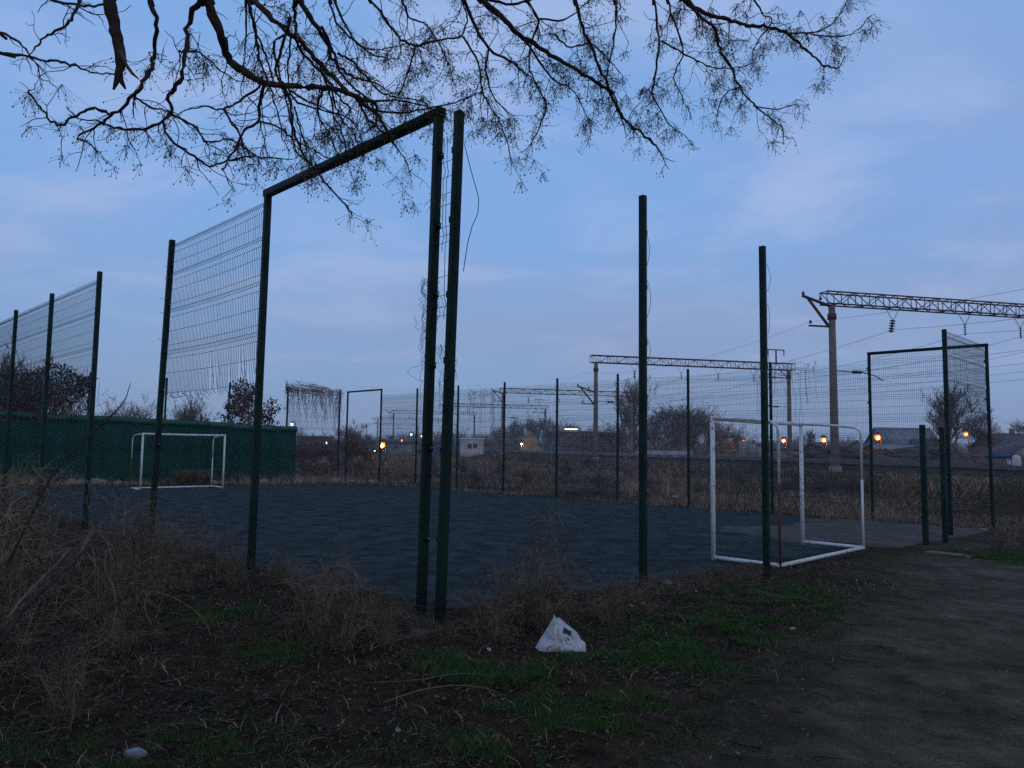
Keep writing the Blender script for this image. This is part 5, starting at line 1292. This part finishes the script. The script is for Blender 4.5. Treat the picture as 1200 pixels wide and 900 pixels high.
# rubble along the far end of the pitch
for i, (px, d, s) in enumerate(((90, 31, 0.22), (101, 31.2, 0.16), (117, 31.3, 0.27), (126, 31.5, 0.17), (144, 31.3, 0.15), (255, 34, 0.18), (262, 34.2, 0.12), (313, 36, 0.24), (353, 37.5, 0.22), (396, 40, 0.3), (412, 40.2, 0.16), (438, 41, 0.18), (475, 40.5, 0.2))):
    x = at(px, d); m = MB(); rg = np.random.default_rng(300 + i); n = 8; V = []
    for j, (zf, rf) in enumerate(((-0.3, 0.9), (0.15, 1.0), (0.45, 0.75), (0.6, 0.3))):
        for q in range(n): a = 2 * math.pi * q / n; V.append((x + s * rf * math.cos(a) * rg.uniform(0.8, 1.2), d + s * rf * math.sin(a) * rg.uniform(0.7, 1.1), base_h(x, d) + s * zf * rg.uniform(0.85, 1.15) + 0.05))
    ids = np.arange(4 * n).reshape(4, n); m.add(V, np.stack([ids[:-1], np.roll(ids[:-1], -1, 1), np.roll(ids[1:], -1, 1), ids[1:]], -1).reshape(-1, 4), [(ids[-1, 0], ids[-1, q], ids[-1, q + 1]) for q in range(1, n - 1)])
    tag(m.build('rubble_stone', M['stone']), 'pale rubble stone lying along the far end of the pitch', 'stone', 'rubble along the far end of the pitch')
# flat concrete kerb slab at the entrance by the short stubs
m = MB(); q = site(1112, 638, 13.9); m.box((q[0], q[1], th(q[0], q[1]) - 0.01), (0.75, 0.28, 0.08), -0.9); tag(m.build('kerb_slab', M['concrete']), 'pale concrete kerb slab lying at the foot of the short post stubs', 'slab')
m = MB(); q = site(492, 748, 6.4); m.box((q[0], q[1], th(q[0], q[1]) + 0.02), (0.17, 0.15, 0.12), 0.6, 0.75); tag(m.build('concrete_footing', M['dirtycon']), 'grey concrete footing lump at the twin posts', 'footing')

# ------------------------------------------------------------------ overhanging tree
BR_T = [  # traced limbs: depth at start, depth at end, radius start/end, points, seed density
 (4.6, 4.3, .010, .004, [(0, 62), (33, 67), (67, 72), (90, 77), (110, 85), (133, 87)], 0),
 (4.5, 4.4, .009, .005, [(0, 38), (20, 48), (33, 62)], 0),
 (4.6, 4.4, .012, .005, [(95, -6), (85, 18), (73, 32), (53, 43), (40, 58)], 0),
 (5.0, 4.9, .012, .006, [(40, -8), (70, 2), (105, 8), (128, 4)], 0),
 (4.8, 5.0, .016, .006, [(175, -8), (183, 30), (180, 67), (173, 87), (157, 112), (133, 133), (110, 128), (90, 135), (67, 147), (50, 128), (33, 108)], .4),
 (4.9, 5.1, .009, .004, [(133, 133), (110, 150), (90, 162), (105, 168), (112, 175)], .5),
 (4.9, 5.1, .018, .007, [(240, -8), (220, 27), (218, 63), (210, 97), (197, 113), (200, 133), (173, 150), (140, 150), (118, 143)], .3),
 (5.0, 5.2, .010, .004, [(200, 133), (227, 147), (243, 167), (267, 163), (290, 176)], .4),
 (5.0, 5.2, .010, .005, [(190, 143), (200, 163), (227, 183), (247, 195), (267, 188), (300, 183), (330, 186)], .5),
 (5.1, 4.9, .010, .005, [(157, 112), (175, 125), (197, 130)], .2),
 (5.0, 5.6, .034, .016, [(240, -10), (257, 37), (267, 67), (283, 82), (310, 97), (333, 100), (367, 102), (400, 107), (440, 122)], .3),
 (5.3, 5.4, .014, .006, [(310, 97), (305, 120), (302, 142), (287, 153), (277, 173), (267, 188), (262, 200)], .3),
 (5.3, 5.4, .009, .004, [(302, 142), (325, 148), (340, 160), (360, 172), (382, 185)], .3),
 (5.3, 5.0, .011, .004, [(305, 100), (285, 115), (262, 128), (240, 125), (222, 128)], .2),
 (5.0, 5.2, .010, .005, [(262, 128), (272, 145), (283, 160), (285, 172), (300, 182)], .3),
 (5.3, 6.0, .024, .014, [(290, -8), (320, 23), (350, 47), (373, 73), (400, 100), (420, 117), (440, 133), (452, 150)], .3),
 (5.5, 6.0, .022, .008, [(348, -8), (367, 27), (383, 50), (391, 72), (410, 88), (440, 97)], .5),
 (5.4, 5.8, .013, .006, [(340, 20), (330, 60), (323, 83), (340, 117), (343, 147), (353, 177), (367, 197), (400, 235), (412, 252)], .3),
 (5.2, 5.6, .012, .005, [(293, 8), (300, 43), (303, 67), (313, 93), (322, 120), (330, 150)], .4),
 (5.6, 6.0, .010, .004, [(373, 73), (385, 105), (392, 135), (402, 160), (408, 190)], .6),
 (5.5, 5.9, .012, .005, [(390, -8), (400, 20), (412, 42), (430, 60), (452, 68)], .9),
 (5.7, 6.2, .012, .005, [(400, 107), (430, 118), (462, 117), (490, 122), (513, 133)], .8),
 (5.7, 6.0, .010, .004, [(330, 100), (350, 120), (380, 130), (410, 140), (425, 165)], .7),
 (5.8, 6.2, .010, .004, [(420, 117), (432, 140), (455, 160), (470, 180), (480, 200)], .9),
 (5.8, 6.4, .013, .006, [(428, -8), (450, 20), (467, 43), (487, 53), (513, 47), (540, 42), (547, 20), (537, -6)], .7),
 (6.0, 6.4, .009, .004, [(487, 53), (480, 80), (470, 105), (460, 118)], .8),
 (6.0, 6.6, .018, .007, [(541, -8), (557, 30), (573, 57), (600, 73), (618, 88)], .6),
 (6.2, 7.4, .026, .009, [(556, -8), (587, 20), (613, 43), (640, 60), (667, 77), (693, 93), (713, 107), (725, 130), (740, 147), (760, 163), (772, 176)], .7),
 (6.4, 7.0, .018, .007, [(671, -8), (683, 33), (697, 63), (707, 93), (720, 113), (728, 138)], .8),
 (6.2, 6.6, .012, .005, [(612, -8), (630, 23), (623, 50), (620, 77), (630, 103), (640, 123), (633, 147), (623, 167)], .9),
 (6.2, 6.2, .012, .010, [(566, -4), (600, 5), (630, -4)], .2),
 (6.3, 6.6, .010, .005, [(630, 22), (660, 23), (683, 7), (700, -6)], .5),
 (6.6, 6.8, .011, .005, [(719, -8), (722, 33), (713, 80), (712, 105)], .8),
 (6.9, 7.2, .013, .005, [(765, -8), (772, 43), (768, 87), (765, 110), (780, 140), (792, 152)], .9),
 (6.0, 6.3, .010, .004, [(543, 43), (560, 73), (565, 107), (580, 133), (592, 160), (598, 185)], 1.0),
 (6.2, 6.6, .010, .004, [(573, 57), (570, 90), (583, 120), (600, 135)], 1.0),
 (6.4, 6.8, .010, .004, [(613, 43), (645, 90), (670, 105), (690, 140)], 1.0),
 (6.8, 7.2, .010, .004, [(650, 40), (668, 55), (690, 50), (710, 66), (730, 90)], .9),
 (6.8, 7.4, .024, .008, [(795, -8), (810, 7), (830, 18), (853, 22), (877, 30), (900, 32), (923, 40), (937, 52), (953, 65), (967, 77), (980, 80)], .8),
 (7.2, 7.4, .010, .004, [(923, 39), (950, 38), (973, 30), (990, 7), (994, -6)], .9),
 (6.8, 7.4, .018, .006, [(803, -8), (820, 20), (837, 33), (843, 57), (857, 80), (867, 103), (883, 122), (900, 137), (915, 147)], .9),
 (7.2, 7.3, .009, .004, [(867, 103), (853, 107), (843, 123), (840, 142)], .7),
 (7.0, 7.2, .010, .004, [(775, 48), (800, 62), (820, 72), (840, 80), (867, 78), (883, 73)], 1.0),
 (7.3, 7.5, .008, .004, [(883, 124), (910, 128), (932, 122)], .9),
 (7.3, 7.6, .008, .004, [(950, 40), (985, 43), (1005, 35), (1018, 20)], 1.0),
 (6.9, 7.2, .012, .005, [(780, -6), (792, 30), (800, 60), (790, 90), (800, 115)], 1.0),
 (7.0, 7.3, .010, .004, [(880, -8), (893, 15), (905, 25), (890, 45), (882, 62)], .9),
 (6.2, 6.6, .010, .004, [(470, -6), (480, 20), (500, 30), (520, 60), (530, 90)], .8),
 (5.7, 6.1, .010, .004, [(380, 100), (372, 130), (385, 155), (395, 180)], .8),
 (5.4, 5.6, .009, .004, [(210, 60), (235, 62), (255, 80), (270, 90)], .6),
 (5.6, 5.7, .018, .010, [(347, -8), (346, 20), (347, 42)], .2),
 (5.3, 5.5, .008, .005, [(288, -8), (288, 38), (286, 80)], .2),
 (5.3, 5.5, .011, .006, [(290, -8), (294, 13), (301, 42), (313, 70), (320, 93)], .3),
 (5.5, 5.8, .010, .005, [(350, 40), (322, 46), (326, 80), (334, 110), (341, 144), (345, 173), (358, 188)], .3),
 (5.6, 5.7, .009, .005, [(341, 42), (339, 63), (337, 78), (339, 106)], .3),
 (5.5, 5.8, .014, .007, [(345, 42), (351, 57), (368, 76), (385, 95), (398, 114), (410, 127)], .4),
 (5.7, 6.0, .015, .006, [(377, 32), (387, 53), (394, 70), (398, 84), (413, 101), (432, 118), (444, 135)], .5),
 (5.8, 6.2, .011, .005, [(396, 63), (410, 70), (429, 89), (444, 106), (461, 114), (482, 116), (500, 121)], .7),
 (5.8, 6.2, .010, .004, [(385, -8), (394, 25), (419, 51), (432, 57), (451, 57), (478, 51)], .7),
 (5.7, 5.9, .009, .004, [(339, 106), (360, 118), (381, 127), (394, 135)], .7),
 (5.8, 6.0, .009, .004, [(389, 106), (394, 127), (404, 144), (413, 154), (419, 165)], .8),
 (5.6, 5.8, .008, .004, [(345, 125), (351, 148), (358, 169), (364, 184)], .6),
 (6.0, 6.3, .010, .005, [(440, 130), (470, 132), (500, 128), (540, 118), (565, 106)], .4),
]
def overhanging_tree():
    rg = np.random.default_rng(55)
    t = thing('overhanging_tree', 'leafless tree reaching its drooping berry-laden branches over the entrance', 'tree', (-2.6, -2.2, -0.05), world=True)
    def smooth(P, r0, r1, sub=5, jit=0.0):
        P = np.array(P); n = len(P); out = []
        for i in range(n - 1):
            p0, p1, p2, p3 = P[max(i - 1, 0)], P[i], P[i + 1], P[min(i + 2, n - 1)]
            for s in np.linspace(0, 1, sub, endpoint=False):
                out.append(0.5 * (2 * p1 + (p2 - p0) * s + (2 * p0 - 5 * p1 + 4 * p2 - p3) * s * s + (3 * p1 - p0 - 3 * p2 + p3) * s ** 3))
        out.append(P[-1]); out = np.array(out)
        if jit: out[1:-1] += rg.normal(0, jit, out[1:-1].shape)
        return out, np.linspace(r0, r1, len(out)) * (1 + 0.10 * rg.normal(size=len(out)))
    tw = MB(); be = MB(); be_st = MB()
    def cluster(p, n, s):
        """hanging panicle: thin stalks ending in wrinkled berries"""
        d = rg.normal(size=(n, 3)) * np.array((1, 1, 0.5)) * 0.45 * s; d[:, 2] -= rg.uniform(0.2, 1.1, n) * s
        a = p + rg.normal(size=(n, 3)) * 0.12 * s + np.array((0, 0, -0.15 * s)) * rg.random((n, 1)); b = p + d
        mid = (a + b) / 2 + rg.normal(size=(n, 3)) * 0.08 * s; mid[:, 2] += 0.1 * s
        be_st.tubes(np.stack([np.repeat(p[None], n, 0), a * 0.4 + mid * 0.6, b], 1), np.full((n, 3), 0.0011), 3)
        be.blobs(b, rg.uniform(0.0035, 0.0068, n), 1.35)
    def twig(p, d, L, r, depth, seed):
        K = 7; q = [np.array(p)]; d = d / np.linalg.norm(d)
        for i in range(K):
            d = d + rg.normal(0, 0.24, 3) + np.array((0, 0, -0.07 if i < K * 0.6 else 0.13)); d /= np.linalg.norm(d)
            q.append(q[-1] + d * L / K)
        q = np.array(q); tw.tube(q, np.linspace(r, max(r * 0.5, 0.0014), K + 1), 4 if r > 0.003 else 3, cap=False)
        if depth > 0:
            for _ in range(rg.integers(1, 3)):
                i = rg.integers(1, K); dd = (q[i + 1] - q[i]); dd /= np.linalg.norm(dd)
                twig(q[i], dd * 0.6 + rg.normal(0, 0.6, 3), L * rg.uniform(0.35, 0.65), r * 0.65, depth - 1, seed)
        if rg.random() < seed * 0.62: cluster(q[-1], int(rg.integers(8, 20)), rg.uniform(0.07, 0.13))
        if rg.random() < seed * 0.15: cluster(q[-3], int(rg.integers(5, 12)), rg.uniform(0.06, 0.10))
    nodes = [np.array(v) for v in ((-3.3, 3.3, 5.2), (-2.3, 4.2, 5.6), (-1.5, 4.7, 6.0), (-0.5, 5.2, 6.3), (0.6, 5.8, 6.8), (1.7, 6.2, 7.0))]
    for k, (d0, d1, r0, r1, pts, seed) in enumerate(BR_T):
        dd = np.linspace(d0, d1, len(pts)) + 0.10 * np.sin(np.arange(len(pts)) * 1.9 + k)
        P3 = [site(x, y, d) for (x, y), d in zip(pts, dd)]
        r0 *= 0.88
        if pts[0][1] < 0 or pts[0][0] <= 0:
            p = P3[0]; n_ = min(nodes, key=lambda q_: np.linalg.norm(p - q_) + (3 if q_[2] < p[2] + 0.2 else 0))
            lead = (p - P3[1]) / np.linalg.norm(p - P3[1]); dist = np.linalg.norm(n_ - p)
            Pc, Rc = smooth([n_, p + lead * dist * 0.45 + (n_ - p) * 0.15, p, P3[1]], r0 * 1.7, r0 * 1.02, jit=0.003)
            cut = len(Pc) - 5; m = MB(); m.tube(Pc[:cut + 1], Rc[:cut + 1], 8); m.build('branch', M['bark'], t, True)
        P, R = smooth(P3, r0 * 1.05, r1, jit=0.004 if r0 < 0.014 else 0.006)
        m = MB(); m.tube(P, R, 8); m.build('branch', M['redbark'] if k in (15, 37) else M['bark'], t, True)
        Ls = np.linalg.norm(np.diff(P, axis=0), axis=1); tot = Ls.sum(); n = int(tot / (0.095 if seed > 0.55 else (0.15 if seed > 0.25 else 0.22))) + 1
        for s in rg.uniform(0.04, 0.98, n):
            i = int(s * (len(P) - 2)); tan = P[i + 1] - P[i]; tan /= np.linalg.norm(tan) + 1e-9
            L = rg.uniform(0.12, 0.46) * (1.1 - 0.5 * s); twig(P[i], tan * 0.75 + rg.normal(0, 0.6, 3) + np.array((0, 0, -0.1)), L, min(R[i] * 0.5, 0.0042), 2 if L > 0.25 else 1, seed * 0.62)
        twig(P[-1], P[-1] - P[-2], 0.22, R[-1] * 0.9, 1, seed)
        if seed > 0.3: cluster(P[-1], 16, 0.12)
    # limbs above the frame that carry them, back to the trunk behind the viewer
    tb = np.array((-2.6, -2.2, -0.3)); fork = np.array((-2.45, -1.9, 2.9))
    P, R = smooth([tb, tb + (0.05, 0.05, 0.9), tb + (0.1, 0.2, 2.0), fork], 0.26, 0.17); m = MB(); m.tube(P, R, 14); m.build('trunk', M['bark'], t, True)
    mid1 = np.array((-2.2, 0.6, 5.4)); mid2 = np.array((-1.2, 1.6, 6.2)); mid3 = np.array((-3.0, 1.0, 4.8)); mid4 = np.array((-3.6, -3.2, 5.4)); mid5 = np.array((-1.0, -2.6, 5.8)); mid6 = np.array((-4.6, -0.5, 5.2))
    limbs = [([fork, (-2.4, -0.8, 4.3), mid1, (-2.2, 2.6, 5.7), nodes[1]], .11, .05), ([mid1, (-1.8, 2.4, 6.1), nodes[2]], .07, .045), ([fork, (-1.9, -0.4, 4.8), mid2, (-0.8, 3.4, 6.5), nodes[3]], .12, .05),
             ([mid2, (-0.2, 3.6, 6.8), nodes[4]], .08, .04), ([nodes[4], (1.2, 6.0, 7.1), nodes[5]], .04, .035), ([fork, (-2.8, -0.5, 4.0), mid3, (-3.3, 2.2, 5.2), nodes[0]], .09, .045),
             ([fork, (-3.0, -2.6, 4.3), mid4, (-4.2, -4.2, 6.2)], .10, .03), ([fork, (-1.8, -2.3, 4.5), mid5, (0.2, -3.2, 6.6), (1.2, -3.0, 7.0)], .10, .03), ([fork, (-3.6, -1.2, 4.4), mid6, (-6.0, 0.4, 5.8)], .08, .03)]
    for pts, r0, r1 in limbs:
        P, R = smooth([np.array(p_, float) for p_ in pts], r0, r1, jit=0.008); m = MB(); m.tube(P, R, 10); m.build('limb', M['bark'], t, True)
        for s in np.linspace(0.35, 0.97, 9):
            i = int(s * (len(P) - 2)); twig_d = rg.normal(0, 1, 3); twig_d[2] = abs(twig_d[2]) * 0.7 + 0.1
            if P[i][1] + 0.6 * twig_d[1] > 3.6: continue
            q = P[i] + twig_d / np.linalg.norm(twig_d) * 0.9
            P2_, R2_ = smooth([P[i], (P[i] + q) / 2 + rg.normal(0, 0.08, 3), q], 0.02, 0.007, jit=0.004); mm = MB(); mm.tube(P2_, R2_, 6); mm.build('branch', M['bark'], t, True)
            for s2 in rg.uniform(0.2, 1.0, 5): twig(P2_[int(s2 * (len(P2_) - 1))], twig_d + rg.normal(0, 0.8, 3), rg.uniform(0.3, 0.7), 0.006, 2, 0.25)
    tag(tw.build('twigs', M['bark'], t), kind='stuff'); tag(be_st.build('berry_stalks', M['bark'], t), kind='stuff'); tag(be.build('berries', M['berry'], t), kind='stuff')
    # snapped dead limb hanging straight down
    P = [site(x, y, 4.2) for x, y in ((120, -40), (128, 0), (136, 37), (141, 67), (139, 90))]
    m = MB(); Pm, R = smooth(P, 0.040, 0.022, jit=0.003); m.tube(Pm, R, 9); h = m.build('hanging_limb', M['bark'], t, True); tag(h, 'snapped dead limb hanging down')
    for pts in (((139, 88), (136, 97), (133, 105)), ((139, 88), (143, 97), (147, 104))):
        m = MB(); m.tube([site(x, y, 4.2) for x, y in pts], (0.020, 0.014, 0.006), 6); m.build('splinter', M['bark'], t)
    m = MB(); m.tube([site(x, y, 4.18) for x, y in ((141, 60), (147, 75), (155, 86), (163, 93))], (0.014, 0.012, 0.009, 0.003), 6); m.build('splinter', M['redbark'], t)
overhanging_tree()

# ------------------------------------------------------------------ evening haze
hb = MB(); hb.box((0, 1170, 8.5), (3100, 2900, 23.0))
hm = bpy.data.materials.new('evening_haze'); hm.use_nodes = True
for n_ in list(hm.node_tree.nodes):
    if n_.type == 'BSDF_PRINCIPLED': hm.node_tree.nodes.remove(n_)
pv = hm.node_tree.nodes.new('ShaderNodeVolumePrincipled')
pv.inputs['Color'].default_value = (0.92, 0.92, 0.92, 1); pv.inputs['Density'].default_value = 0.0006; pv.inputs['Anisotropy'].default_value = 0.25
hm.node_tree.links.new(pv.outputs[0], hm.node_tree.nodes['Material Output'].inputs['Volume'])
tag(hb.build('haze', hm), kind='stuff')
